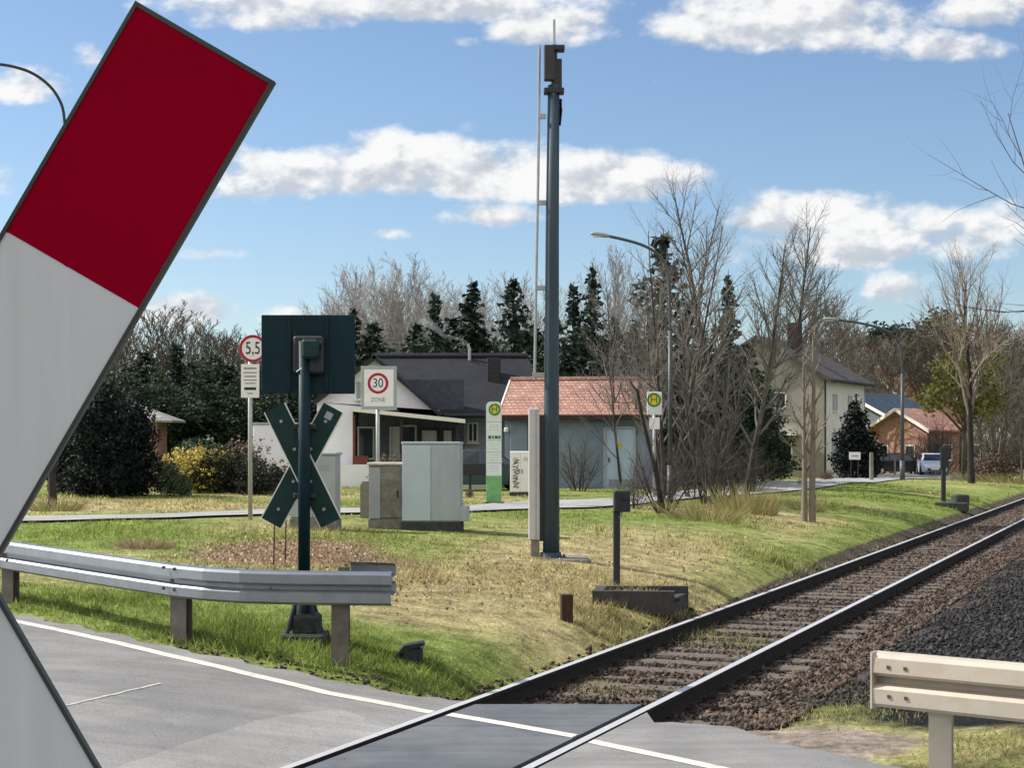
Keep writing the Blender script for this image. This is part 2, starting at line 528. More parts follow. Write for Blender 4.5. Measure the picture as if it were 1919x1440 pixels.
M['wallblue'] = mat('render_bluegrey', (.21, .26, .33), .9, var=.1, scale=1.4, dirt=(.15, .18, .22), dirt_amt=.6, bump=.15)
M['wallslate'] = mat('render_slate', (.13, .15, .17), .9, var=.08, scale=1.4)
M['wallcream_shade'] = mat('render_cream_shaded', (.31, .295, .255), .9, var=.08, scale=1, dirt=(.23, .22, .19), dirt_amt=.5, bump=.15)  # shade on the cream house gable put into a darker wall colour
M['wallpale'] = mat('render_pale', (.66, .645, .59), .9, var=.06, scale=1, dirt=(.5, .485, .43), dirt_amt=.4)
M['roofdark'] = brickmat('roof_slate', (.009, .0095, .014), (.014, .015, .021), (.005, .005, .007), .3, .16, rough=.6)
M['roofred'] = brickmat('roof_red_tile', (.36, .195, .155), (.46, .27, .215), (.20, .10, .075), .17, .10)
M['roofblue'] = brickmat('roof_blue_tile', (.02, .045, .08), (.03, .06, .10), (.012, .02, .035), .3, .2)
M['rooforange'] = brickmat('roof_orange_tile', (.46, .25, .11), (.54, .31, .15), (.28, .14, .06), .3, .2)
M['roofbrown'] = brickmat('roof_brown_tile', (.065, .055, .055), (.09, .075, .07), (.03, .025, .025), .3, .2)
M['roofpink'] = brickmat('roof_pink_tile', (.48, .25, .19), (.56, .32, .25), (.28, .14, .10), .26, .17)
M['roofgrey'] = brickmat('roof_grey_shingle', (.25, .25, .235), (.31, .31, .29), (.15, .15, .14), .3, .15)
M['brick'] = brickmat('brick_orange', (.32, .13, .08), (.40, .17, .11), (.36, .27, .22), .24, .075)
M['glass'] = mat('window_glass', (.02, .026, .036), .12, var=.3, scale=2, spec=.6)
M['paneshade'] = mat('pale_blind', (.42, .40, .42), .7, var=.08)
M['doorpale'] = mat('door_pale', (.40, .53, .68), .55, var=.06, scale=2, dirt=(.32, .42, .54), dirt_amt=.4)
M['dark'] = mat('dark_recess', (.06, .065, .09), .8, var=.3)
M['wood'] = mat('dark_wood', (.035, .022, .024), .8, var=.3, scale=6)
M['redbrown'] = mat('brown_red_planter', (.19, .055, .05), .8, var=.2)
M['fascia'] = mat('pale_fascia', (.80, .76, .68), .6, var=.06)
M['bark'] = mat('bark', (.105, .085, .07), .95, var=.4, scale=5, stretch=(5, 5, .8), bump=.6)
M['barkpale'] = mat('bark_pale', (.20, .17, .14), .95, var=.35, scale=5, stretch=(5, 5, .8), bump=.5)
M['barkdark'] = mat('bark_dark', (.032, .028, .027), .95, var=.4, scale=5)
M['twig'] = mat('twigs', (.20, .165, .135), .9, var=.3, scale=3)
M['twigmid'] = mat('twigs_mid', (.075, .069, .064), .9, var=.3, scale=2)
M['barkmid'] = mat('bark_mid', (.045, .038, .034), .95, var=.4, scale=5)
M['twigtop'] = mat('twigs_top', (.155, .142, .13), .9, var=.3, scale=2)
M['twigbush'] = mat('twigs_bush', (.085, .076, .066), .9, var=.3, scale=2)
M['twigpale'] = mat('twigs_pale', (.31, .29, .275), .9, var=.3, scale=1)
M['twigbrown'] = mat('twigs_brown', (.115, .097, .08), .9, var=.3, scale=1)
M['twigdark'] = mat('twigs_dark', (.075, .062, .055), .9, var=.3, scale=2)
M['needle'] = leafmat('spruce_needles', (.015, .029, .021), (.045, .07, .05), trans=.1)
M['needleblue'] = leafmat('thuja_leaves', (.008, .012, .013), (.013, .022, .02), trans=.05)
M['pineleaf'] = leafmat('pine_needles', (.03, .048, .018), (.10, .12, .045), trans=.15)
M['olive'] = leafmat('young_leaves', (.11, .125, .03), (.22, .21, .06), trans=.3)
M['bushgreen'] = leafmat('rhododendron_leaves', (.03, .065, .03), (.13, .18, .10), trans=.2)
M['bushyellow'] = leafmat('yellow_shrub_leaves', (.50, .38, .06), (.80, .66, .20), trans=.3)
M['bushbrown'] = leafmat('dry_leaves', (.10, .07, .055), (.22, .16, .12), trans=.2)
M['bushdark'] = leafmat('dark_leaves', (.016, .025, .018), (.05, .055, .04), trans=.1)
M['reed'] = leafmat('pale_reeds', (.26, .25, .09), (.48, .42, .20), trans=.3)
M['litter'] = leafmat('litter', (.24, .165, .10), (.62, .48, .32), trans=.15)
M['carblue'] = mat('car_paint_white', (.52, .60, .70), .25, var=.03, spec=.6)
M['cardark'] = mat('car_paint_dark', (.006, .009, .014), .3, var=.05, spec=.4)
M['carteal'] = mat('car_paint_teal', (.03, .07, .09), .25, var=.05, spec=.6)
M['tyre'] = mat('tyre_rubber', (.015, .015, .016), .85)
M['rimmetal'] = mat('wheel_metal', (.45, .45, .46), .4, metal=.7)
M['lampglass'] = mat('headlamp', (.75, .77, .78), .15, spec=.7)
M['lampcol'] = mat('lamp_column', (.065, .075, .08), .5, metal=.2, var=.15)
M['lamphead'] = mat('lamp_housing', (.28, .30, .29), .5, var=.1)


# ------------------------------------------------------------------ ground
def axis(parts):
    o = []
    for a, b, st in parts: o.append(np.arange(a, b, st))
    return np.unique(np.concatenate(o).round(4))


gx = axis([(-600, -80, 26), (-80, -14, 3), (-14, 16, .2), (16, 40, .6), (40, 120, 4), (120, 601, 30)])
gy = axis([(-60, -4, 6), (-4, 9, .5), (9, 44, .2), (44, 120, .8), (120, 300, 8), (300, 1400, 55)])
GX, GY = np.meshgrid(gx, gy)


def blob(X, Y, px, rx, ry):
    c = G(*px) if isinstance(px, tuple) else px
    return np.exp(-(((X - c.x) / rx) ** 2 + ((Y - c.y) / ry) ** 2))


def masks(X, Y):
    s = s_of(X, Y); e = Y - yfar(s)
    b = bumps(X * 1.7 + 3, Y * 1.7) * .12
    straw = .34 + b
    for (px, rx, ry, a) in (((900, 1100), 1.6, 3.5, .38), ((1060, 1090), 1.8, 4, .38), ((1250, 1040), 2.6, 6, .34), ((760, 1130), .8, 2.5, .34),
                            ((220, 945), 4, 4, .45), ((1500, 980), 3.5, 8, .12), ((1000, 1170), .8, 1.5, .25)):
        straw = straw + a * blob(X, Y, px, rx, ry)
    for (px, rx, ry, a) in (((180, 1130), 2.2, 1.6, .5), ((450, 1190), 1.4, 1.0, .5), ((170, 990), 1.6, 3.5, .4), ((700, 1210), .9, 1.0, .45),
                            ((900, 1000), 1.8, 3.0, .28), ((1640, 925), 4, 9, .35), ((1130, 965), 2, 4, .2)):
        straw = straw - a * blob(X, Y, px, rx, ry)
    straw = straw - .22 * np.exp(-((s - 1.0) / .7) ** 2)
    dirt = np.zeros_like(straw)
    for (px, rx, ry, a) in (((480, 1035), 1.15, 2.6, .75), ((610, 1035), .9, 2.2, .7), ((270, 1020), .3, .8, .6), ((720, 1060), .9, 1.2, .45),
                            ((1010, 1075), 1.3, 1.0, .3)):
        dirt = dirt + a * blob(X, Y, px, rx, ry)
    dirt = dirt + .5 * np.exp(-(e / .22) ** 2) * (s > 0)
    w = .35 + .35 * smooth(18, 34, Y)
    gravel = smooth(w + .25, w - .15, s) * smooth(-40, -20, s)
    tuft = blob(X, Y, (1150, 1275), .55, 1.4) + blob(X, Y, (1560, 1330), .6, .9) + 1.6 * blob(X, Y, (1880, 1400), .8, 1.1)
    gravel = gravel - .5 * np.clip(tuft, 0, 1)
    gravel = np.where(s < -8, gravel * .2, gravel)
    darkg = smooth(-2.45, -3.2, s + .25 * np.sin(Y * 2.1) + b)
    sand = 1.1 * blob(X, Y, (1510, 1392), .95, .75) * (s < -1.6)
    gravel = gravel * (1 - np.clip(1.4 * sand, 0, 1))
    return dict(straw=np.clip(straw, 0, 1), dirt=np.clip(dirt, 0, 1), gravel=np.clip(gravel, 0, 1), darkg=np.clip(darkg, 0, 1), sand=np.clip(sand, 0, 1))


V = np.stack([GX.ravel(), GY.ravel(), zg(GX, GY).ravel()], 1)
ny, nx = GX.shape
idx = np.arange(nx * ny).reshape(ny, nx)
Q = np.stack([idx[:-1, :-1].ravel(), idx[:-1, 1:].ravel(), idx[1:, 1:].ravel(), idx[1:, :-1].ravel()], 1)
struct(raw_mesh('ground', V, Q, M['ground'], attrs=masks(GX.ravel(), GY.ravel()), smoothf=True), 'rough spring lawn and trackside ground')


# road sheets, cut along the rails
def road_sheet(name, svals, mt, zoff=0.0, depth=7.3, rows=40, wob=.05):
    sv = np.array(svals); vs = []; fs = []
    for s in sv:
        yf = float(yfar(s)) + wob * math.sin(s * 9) + wob * .6 * math.sin(s * 23 + 1)
        for r in range(rows + 1):
            t = (r / rows) ** 1.3
            y = yf - depth * t
            p = tp(s, y); vs.append((p.x, p.y, float(zroad(s)) + zoff))
    n = rows + 1
    for i in range(len(sv) - 1):
        for r in range(rows):
            fs.append((i * n + r, (i + 1) * n + r, (i + 1) * n + r + 1, i * n + r + 1))
    o = raw_mesh(name, vs, fs, mt, smoothf=True)
    return struct(o)


road_sheet('road', np.concatenate([[.048], np.arange(.15, 14, .12), np.arange(14, 40, 1.0)]), M['asphalt'])
road_sheet('road_east', np.concatenate([np.arange(-14, -1.7, .12), [-1.56]]), M['asphalt'], wob=.03)
# rubber panels between the rails: one slab of its own thickness, laid in strips
pn = MB()
yb = float(yfar(-.75))
for k in range(7):
    y1 = yb - k * 1.02; y0 = y1 - 1.012
    top = [tp(-.105, y0), tp(-1.40, y0), tp(-1.40, y1), tp(-.105, y1)]
    pn.prism([p + Vector((0, 0, .0)) for p in top], (0, 0, -.15))
struct(pn.build('crossing_panel', M['panel']), 'dark rubber crossing panels between the rails')
# white edge line
LINE_PX = [(-500, 1076), (20, 1164), (167, 1195), (317, 1230), (480, 1268.5), (620, 1302), (797, 1335), (835, 1339.5), (960, 1361), (1080, 1382),
           (1112, 1393), (1259, 1423.5), (1340, 1441), (1600, 1500)]
lp = []
for (x, y) in LINE_PX:
    v = hit(x, y, road_z_xy); lp.append((float(s_of(v.x, v.y)), v.y))
lp.sort()
LS = np.array([a for a, b in lp]); LY = np.array([b for a, b in lp])


def line_strip(name, s0, s1, wd=.10, z=.004):
    vs = []; fs = []; sv = np.arange(s0, s1 + 1e-6, (s1 - s0) / max(4, int((s1 - s0) / .1)))
    for s in sv:
        y = float(np.interp(s, LS, LY))
        for k in (-.5, .5):
            p = tp(s, y + k * wd * 1.25); vs.append((p.x, p.y, float(zroad(s)) + z))
    for i in range(len(sv) - 1): fs.append((2 * i, 2 * i + 2, 2 * i + 3, 2 * i + 1))
    return struct(raw_mesh(name, vs, fs, M['line']))


line_strip('road_marking', .05, 13); line_strip('road_marking', -1.39, -.115); line_strip('road_marking', -6, -1.57)
# thin pale joint across the lane, and the edge of the newer surfacing next to the rails
jb = MB()
for (a, b, wd) in (((115, 1326), (302, 1283), .035),):
    p = hit(*a, road_z_xy); q = hit(*b, road_z_xy)
    n = 14; vs = []; fs = []
    t = (q - p); t.z = 0; t.normalize(); nn = Vector((-t.y, t.x, 0))
    for i in range(n + 1):
        c = p.lerp(q, i / n) + nn * random.uniform(-.008, .008)
        for k in (-1, 1):
            v = c + nn * k * wd * random.uniform(.35, .6); vs.append((v.x, v.y, float(zroad(s_of(v.x, v.y))) + .004))
    for i in range(n): fs.append((2 * i, 2 * i + 1, 2 * i + 3, 2 * i + 2))
    jb.add(vs, fs)
struct(jb.build('road_joint', M['crack'], fixn=False))

# newer, paler surfacing between that joint and the rail
lft = [hit(*p_, road_z_xy) for p_ in ((180, 1458), (300, 1412), (400, 1379), (480, 1352), (560, 1338), (640, 1333))]
rgt = [hit(*p_, road_z_xy) for p_ in ((515, 1450), (575, 1427), (625, 1408), (672, 1391), (715, 1374), (742, 1363))]
vs = []; fs = []
for i in range(26):
    t_ = i / 25 * 5; k_ = min(int(t_), 4); u_ = t_ - k_
    a_ = lft[k_].lerp(lft[k_ + 1], u_); b_ = rgt[k_].lerp(rgt[k_ + 1], u_)
    a_ = a_ + Vector((random.uniform(-.02, .02), random.uniform(-.02, .02), 0))
    for j in range(13):
        q_ = a_.lerp(b_, j / 12); vs.append((q_.x, q_.y, float(zroad(max(.06, s_of(q_.x, q_.y)))) + .004))
for i in range(25):
    for j in range(12): fs.append((i * 13 + j, (i + 1) * 13 + j, (i + 1) * 13 + j + 1, i * 13 + j + 1))
struct(raw_mesh('road_patch', vs, fs, asphaltmat('asphalt_patch', (.245, .243, .238), (.295, .292, .285)), smoothf=True))

# the side road behind the lawn
PN = [(-400, 990), (-100, 983), (330, 974), (870, 962), (1000, 957), (1170, 950), (1400, 930), (1500, 921), (1620, 906), (1700, 899), (1830, 894)]
PF = [(-400, 978), (-100, 973), (330, 966.5), (870, 951), (1000, 941), (1170, 937), (1400, 911), (1500, 903), (1620, 892), (1700, 886), (1830, 882)]
pn3 = [G(*p) for p in PN]; pf3 = [G(*p) for p in PF]
PNX = np.array([p.x for p in pn3]); PNY = np.array([p.y for p in pn3]); PFX = np.array([p.x for p in pf3]); PFY = np.array([p.y for p in pf3])
vs = []; fs = []
for i in range(181):
    t = i / 180 * (len(PN) - 1); k = min(int(t), len(PN) - 2); u = t - k
    a = pn3[k].lerp(pn3[k + 1], u); b = pf3[k].lerp(pf3[k + 1], u)
    for j in range(7):
        p = a.lerp(b, j / 6); vs.append((p.x, p.y, Z(p.x, p.y) + .045))
for i in range(180):
    for j in range(6): fs.append((i * 7 + j, (i + 1) * 7 + j, (i + 1) * 7 + j + 1, i * 7 + j + 1))
struct(raw_mesh('side_road', vs, fs, M['farroad'], smoothf=True))


def on_path(X, Y):
    return (Y > np.interp(X, PNX, PNY) - .3) & (Y < np.interp(X, PFX, PFY) + .3)


# ------------------------------------------------------------------ track
RAILP = [(-.036, 0), (.036, 0), (.036, -.035), (.010, -.048), (.010, -.135), (.065, -.155), (.065, -.17), (-.065, -.17), (-.065, -.155), (-.010, -.135), (-.010, -.048), (-.036, -.035)]
for i, s in enumerate((0.0, -GAUGE)):
    mb = MB()
    path = [tp(s, y, .006) for y in np.concatenate([np.arange(-12, 60, 4), np.arange(60, 190, 12)])]
    k = len(path); m = len(RAILP)
    mb.sweep(path, RAILP)
    mb.m = [1 if (j % m == 0 and j < (k - 1) * m) else 0 for j in range(len(mb.f))]
    o = mb.build('rail', [M['rust'], M['shiny']])
    tag(o, ('rusty steel rail with polished top along the grass side' if i == 0 else 'rusty steel rail with polished top beside the dark gravel'), 'rail', 'rails of the railway track')
protos = []
for k in range(4):
    bm = MB(); bm.box((0, 0, -.075), (2.55, .24, .15), bev=.012)
    for i in range(len(bm.v)):
        v = bm.v[i]; bm.v[i] = (v[0], v[1] + random.uniform(-.008, .008), v[2] + random.uniform(-.006, .006))
    o = bm.build('sleeper', M['sleeper']); protos.append(o)
fast = []
for k in range(2):
    bm = MB(); bm.box((0, 0, .008), (.34, .15, .016), bev=.003)
    for sx in (-1, 1):
        bm.box((sx * .10, 0, .03), (.055, .06, .045), bev=.008); bm.lathe((sx * .125, 0, .03), [(.016, 0), (.016, .04), (.008, .045)], 6)
    o = bm.build('rail_fastening', M['rust']); fast.append(o)
q0 = float(yfar(-.75)) + .35
n = 0; q = q0
while q < 78:
    o = protos[n] if n < 4 else protos[random.randrange(4)].copy()
    if n >= 4: COL.objects.link(o)
    c = tp(-GAUGE / 2, q, -.155)
    o.location = c + Vector((0, 0, random.uniform(-.01, .006))); o.rotation_euler = (0, 0, -TH + R(random.uniform(-1.2, 1.2)))
    tag(o, 'weathered wooden sleeper half sunk in the brown ballast under both rails', 'sleeper', 'sleepers of the railway track')
    if q < 40:
        for k in (0, 1):
            c_ = fast[k] if n == 0 else fast[k].copy()
            if n > 0: COL.objects.link(c_)
            c_.parent = o; c_.location = ((k * 2 - 1) * GAUGE / 2, 0, .001)
    q += .6 * COS * random.uniform(.97, 1.03); n += 1


# ------------------------------------------------------------------ loose stones, grass
def stones(name, N, smin, smax, ymin, ymax, size, mt, keep=None, zo=0.0):
    Y = ymin * (ymax / ymin) ** RNG.random(N); s = RNG.uniform(smin, smax, N)
    X = X0 + SLOPE * Y - s / COS
    ok = (Y > yfar(s) + .06)
    if keep is not None: ok &= keep(X, Y, s)
    X, Y, s = X[ok], Y[ok], s[ok]; N = len(X)
    base = np.array([(1, 0, 0), (-1, 0, 0), (0, 1, 0), (0, -1, 0), (0, 0, 1), (0, 0, -1)], float) * .75
    tri = np.array([(0, 2, 4), (2, 1, 4), (1, 3, 4), (3, 0, 4), (2, 0, 5), (1, 2, 5), (3, 1, 5), (0, 3, 5)])
    pts = base[None] + RNG.normal(0, .34, (N, 6, 3))
    sz = (size * RNG.uniform(.4, 1.1, N) ** 1.3 * 1.35 * (1 + np.clip(Y - 25, 0, 40) * .02))[:, None, None]
    a = RNG.uniform(0, 6.28, N); ca, sa = np.cos(a), np.sin(a)
    pts = np.stack([pts[..., 0] * ca[:, None] - pts[..., 1] * sa[:, None], pts[..., 0] * sa[:, None] + pts[..., 1] * ca[:, None], pts[..., 2] * .8], 2) * sz
    pos = np.stack([X, Y, zg(X, Y) + zo + size * .15], 1)
    V = (pts + pos[:, None]).reshape(-1, 3)
    T = (tri[None] + (np.arange(N) * 6)[:, None, None]).reshape(-1, 3)
    o = raw_mesh(name, V, T, mt); o['kind'] = 'stuff'
    return o


def nz(X, Y, k=1.0):
    return bumps(X * k, Y * k)


stones('ballast', 42000, -2.7, .75, 12.5, 60, .030, M['stone'], lambda X, Y, s: RNG.random(len(X)) < np.where(s > .1, np.where(s > .5, 0, .22), 1), zo=.013)
stones('dark_gravel', 40000, -6.5, -2.35, 12.0, 60, .030, M['darkstone'], lambda X, Y, s: (RNG.random(len(X)) < smooth(-2.3, -3.2, s + .25 * np.sin(Y * 2.1))) & (Y > 13.2 + .4 * np.sin(X * 3)))
stones('road_edge_gravel', 2600, .1, 3.2, 11.5, 15.6, .022, M['stone'], lambda X, Y, s: (Y < yfar(s) + .5 + .25 * np.sin(s * 7)))


def blades(name, X, Y, hmin, hmax, wd, mt, lean=.5):
    N = len(X)
    h = RNG.uniform(hmin, hmax, N) * np.clip(.75 + .35 * nz(X, Y, 2.3), .35, 1.8); a = RNG.uniform(0, 6.28, N)
    w = wd * (1 + np.clip(Y - 14, 0, 60) * .045) * RNG.uniform(.6, 1.2, N)
    la = RNG.uniform(0, 6.28, N); ll = h * RNG.random(N) * lean * 1.6
    z = zg(X, Y) - .01
    bx, by = np.cos(a) * w / 2, np.sin(a) * w / 2
    V = np.empty((N, 3, 3))
    V[:, 0] = np.stack([X - bx, Y - by, z], 1); V[:, 1] = np.stack([X + bx, Y + by, z], 1)
    V[:, 2] = np.stack([X + np.cos(la) * ll, Y + np.sin(la) * ll, z + h], 1)
    mk = masks(X, Y)
    at = {k: np.repeat(mk[k], 3) for k in ('straw', 'dirt')}
    o = raw_mesh(name, V.reshape(-1, 3), np.arange(N * 3).reshape(N, 3), mt, attrs=at)
    o['kind'] = 'stuff'
    return o


N = 330000
Y = 12.5 * (62 / 12.5) ** (RNG.random(N) ** 1.1)
X = RNG.uniform(-.42, .42, N) * Y
s = s_of(X, Y); mk = masks(X, Y); e = Y - yfar(s)
pk = np.where(s > .35, 1.0, 0.0) * smooth(.05, .6, e)
pk *= 1 - .75 * mk['dirt']
pk *= np.where(on_path(X, Y), 0, 1)
pk *= np.clip(.55 + .3 * nz(X, Y, 1.3), .15, 1)
ok = RNG.random(N) < pk
blades('grass', X[ok], Y[ok], .03, .095, .011, M['grass'], 1.0)['label'] = 'short mixed green and straw coloured grass'
# greener longer grass along the road edge, at post feet and between the rails
tx = []; ty = []
for (px, rx, ry, n) in (((150, 1120), 1.6, 1.1, 5200), ((420, 1185), 1.2, .8, 4500), ((660, 1215), .7, .7, 2400), ((760, 1240), .5, .5, 900), ((1150, 1275), .42, 1.1, 2000), ((1100, 1290), .25, .5, 800),
                        ((1400, 1212), .25, .7, 220), ((1560, 1335), .55, .6, 1300), ((1650, 1300), .5, .9, 800), ((1880, 1400), .45, .6, 900), ((1260, 1130), .5, 1.8, 2600), ((1130, 1190), .5, 1.4, 2600),
                        ((1000, 1250), .4, .8, 700), ((1380, 940), 1.2, 2.2, 2200), ((1300, 950), 1.3, 2.0, 2000), ((1640, 915), 3.0, 7, 3500), ((1850, 905), 3.5, 10, 2500), ((835, 1295), .1, .12, 130)):
    c = G(*px)
    tx.append(RNG.normal(c.x, rx * .6, n)); ty.append(RNG.normal(c.y, ry * .6, n))
tx = np.concatenate(tx); ty = np.concatenate(ty); e = ty - yfar(s_of(tx, ty)); ok = (e > .1) & ~on_path(tx, ty)
blades('grass_tufts', tx[ok], ty[ok], .04, .115, .012, M['grass'], .9)['label'] = 'longer grass tufts at the road edge and between the rails'

# low tussocks all over the lawn
n_c = 5200
cy = 13.5 * (55 / 13.5) ** RNG.random(n_c); cx_ = RNG.uniform(-.4, .38, n_c) * cy
s_c = s_of(cx_, cy); k_ok = (s_c > .7) & (cy - yfar(s_c) > .35) & ~on_path(cx_, cy) & (RNG.random(n_c) < np.clip(.5 + .45 * nz(cx_, cy, .8), .05, 1))
cx_, cy = cx_[k_ok], cy[k_ok]
per = 16
ux = np.repeat(cx_, per) + RNG.normal(0, .055, len(cx_) * per) * (1 + np.repeat(cy, per) * .02); uy = np.repeat(cy, per) + RNG.normal(0, .06, len(cx_) * per) * (1 + np.repeat(cy, per) * .02)
ok = ~on_path(ux, uy) & (uy - yfar(s_of(ux, uy)) > .1)
blades('grass_tussocks', ux[ok], uy[ok], .05, .13, .013, M['grass'], .9)['label'] = 'low uneven tussocks scattered over the lawn'

# ------------------------------------------------------------------ near level crossing cross
d = 1.54; PXM = F / d
C = W(-202, 1088, d)
t = thing('crossing_sign', 'red and white level crossing cross with dark edging, close up at the left', 'crossing sign', (C.x, d + .05, Z(C.x, d + .05)))
mb = MB(); g = Z(C.x, d + .05)
mb.tube([(C.x, d + .045, g - .1), (C.x, d + .045, C.z + .45)], .03, 16); mb.build('post', M['galv'], t, True)
for sg in (1, -1):
    ax = Vector((.502 * sg, 0, .865)); nr = Vector((-.865 * sg, 0, .502)); yv = Vector((0, 1, 0))
    L0, HW = .6, .0775
    yo = d if sg == 1 else d + .0110
    mbw = MB(); th = .007

    def slab(m_, a0, a1, hw, y0, thk):
        cs = [C + ax * a0 + nr * hw, C + ax * a1 + nr * hw, C + ax * a1 - nr * hw, C + ax * a0 - nr * hw]
        for c_ in cs: c_.y = y0
        m_.prism(cs, (0, thk, 0))
    slab(mbw, -.345, .345, HW - .004, yo, th)
    ob = mbw.build('arm', M['white'], t)
    mr_ = MB(); slab(mr_, .3455, L0 - .004, HW - .004, yo - .0004, th); mr_.build('red_end', M['red'], ob)
    mr_ = MB(); slab(mr_, -L0 + .004, -.3455, HW - .004, yo - .0004, th); mr_.build('red_end', M['red'], ob)
    me_ = MB()
    for k in (1, -1):
        cs = [C + ax * (-L0) + nr * (k * HW), C + ax * L0 + nr * (k * HW), C + ax * L0 + nr * (k * (HW - .0038)), C + ax * (-L0) + nr * (k * (HW - .0038))]
        for c_ in cs: c_.y = yo - .0015
        me_.prism(cs, (0, th + .003, 0))
        cs = [C + ax * (k * L0) + nr * (HW - .004), C + ax * (k * L0) - nr * (HW - .004), C + ax * (k * (L0 - .0045)) - nr * (HW - .004), C + ax * (k * (L0 - .0045)) + nr * (HW - .004)]
        for c_ in cs: c_.y = yo - .001
        me_.prism(cs, (0, th + .002, 0))
    me_.build('edging', M['rim'], ob)

# ------------------------------------------------------------------ guardrails
WPROF = [(.0, 0), (.05, .008), (.08, .03), (.083, .11), (.06, .128), (.004, .138), (.004, .172), (.06, .182), (.083, .20), (.08, .28), (.05, .302), (0, .31)]
WPROF = WPROF + [(a - .006, z) for (a, z) in WPROF[::-1]]


def ipost(mb, p, zt, rz, w=.14, dp=.10):
    zb = Z(p.x, p.y) - .1; hh = zt - zb; c = Vector((p.x, p.y, (zt + zb) / 2)); Rm = Matrix.Rotation(rz, 3, 'Z')
    mb.box(c, (.008, dp, hh), rz=rz)
    for k in (-1, 1): mb.box(c + Rm @ Vector((0, k * (dp / 2 + .004), 0)), (w, .008, hh), rz=rz)


def beam_pt(x, ytop, dd):
    p = W(x, ytop, dd); p.z -= .31; return p


path = [beam_pt(-900, 872, 24.0), beam_pt(-420, 943, 20.2), beam_pt(20, 1009, 16.9), beam_pt(190, 1034, 15.75), beam_pt(330, 1057, 14.95), beam_pt(390, 1064, 14.72), beam_pt(455, 1068, 14.58), beam_pt(540, 1070, 14.5), beam_pt(735, 1070, 14.42)]
for p in path: p.z = .725 + .010 * max(0, p.y - 14.4) * 5
t = thing('guardrail', 'galvanised guardrail bending along the road edge in front of the cross', 'guardrail', (path[3].x, path[3].y, Z(path[3].x, path[3].y)))
fine = []
for i in range(len(path) - 1):
    for k in range(6):
        fine.append(path[i].lerp(path[i + 1], k / 6))
fine.append(path[-1])
b0 = MB().sweep(fine, WPROF).build('beam', M['galv'], t, False)
for (x, yy, dd) in ((14, 1017, 16.9), (307, 1064, 15.0), (327, 1067, 14.95), (14, 1051, 16.9), (307, 1103, 15.0), (327, 1106, 14.95), (507, 1104, 14.42)):
    p = W(x, yy, dd - .1); MB().lathe(p, [(.016, -.012), (.016, 0), (.009, .004)], 8, axis='Y').build('bolt', M['bolt'], b0)
for (px, wd) in (((-420, 1015), .13), ((27, 1103), .14), ((338, 1192), .17), ((628, 1238), .155)):
    p = G(*px)
    # keep the post just behind the beam
    best = min(fine, key=lambda q_: abs(q_.x / q_.y - p.x / p.y))
    p = Vector((best.x * (best.y + .09) / best.y, best.y + .09, 0))
    m2 = MB(); ipost(m2, p, best.z + .29, R(8) if px[0] > 400 else R(-40) * .5, w=wd); m2.build('post', M['post'], t)
# short return beam behind the end
q1 = W(735, 1060, 15.35); q0_ = W(652, 1063, 15.5)
rp = [Vector((q1.x, q1.y, .735)), Vector(((q1.x + q0_.x) / 2, (q1.y + q0_.y) / 2 + .02, .735)), Vector((q0_.x, q0_.y, .735))]
MB().sweep(rp, WPROF).build('return_beam', M['galv'], t)
m2 = MB(); ipost(m2, Vector((W(645, 1190, 15.4).x, 15.4, 0)), 1.0, 0, w=.1); m2.build('post', M['post'], t)
# end plate joining both beams
e0 = path[-1]; m2 = MB(); m2.box(((e0.x + q1.x) / 2 - .04, (e0.y + q1.y) / 2 + .05, .88), (.012, (q1.y - e0.y) * .8, .10), rz=0, bev=.003); m2.build('end_strap', M['galv'], t)

pa, pb = beam_pt(1647, 1222, 8.86), beam_pt(1919, 1243, 8.36)
dv = (pb - pa); dv.z = 0
zR = .737
path = [Vector((*(pa + dv * k).xy, zR)) for k in (0, .25, .5, 1, 2, 4, 7)]
t = thing('guardrail', 'sunlit pale guardrail stub at the lower right beside the tracks', 'guardrail', (path[1].x, path[1].y, Z(path[1].x, path[1].y)))
b0 = MB().sweep(path, WPROF).build('beam', M['galvwarm'], t)
tdir = dv.normalized(); nf = Vector((tdir.y, -tdir.x, 0))
for k, z in ((.115, .235), (.235, .235), (.12, .075), (.24, .075)):
    p = pa + dv * k; p = Vector((p.x, p.y, zR + z)) + nf * .081
    rot = Matrix.Rotation(math.atan2(nf.y, nf.x) + R(90), 3, 'Z')
    MB().box(p, (.018, .012, .018), mat=rot).build('bolt', M['bolt'], b0)
lip = MB(); p = Vector((pa.x, pa.y, zR)); 
lip.prism([p - tdir * .012 + Vector((0, 0, .0)) - nf * .012, p - tdir * .0005 - nf * .012, p - tdir * .0005 + nf * .086, p - tdir * .012 + nf * .086], (0, 0, .31))
lip.build('end_lip', M['galvwarm'], t)
for k in (.40, 4.0):
    p = pa + dv * k - nf * .085; m2 = MB(); ipost(m2, Vector((p.x, p.y, 0)), zR + .05, math.atan2(tdir.y, tdir.x) + R(18), w=.12, dp=.14); m2.build('post', M['galvwarm'], t)

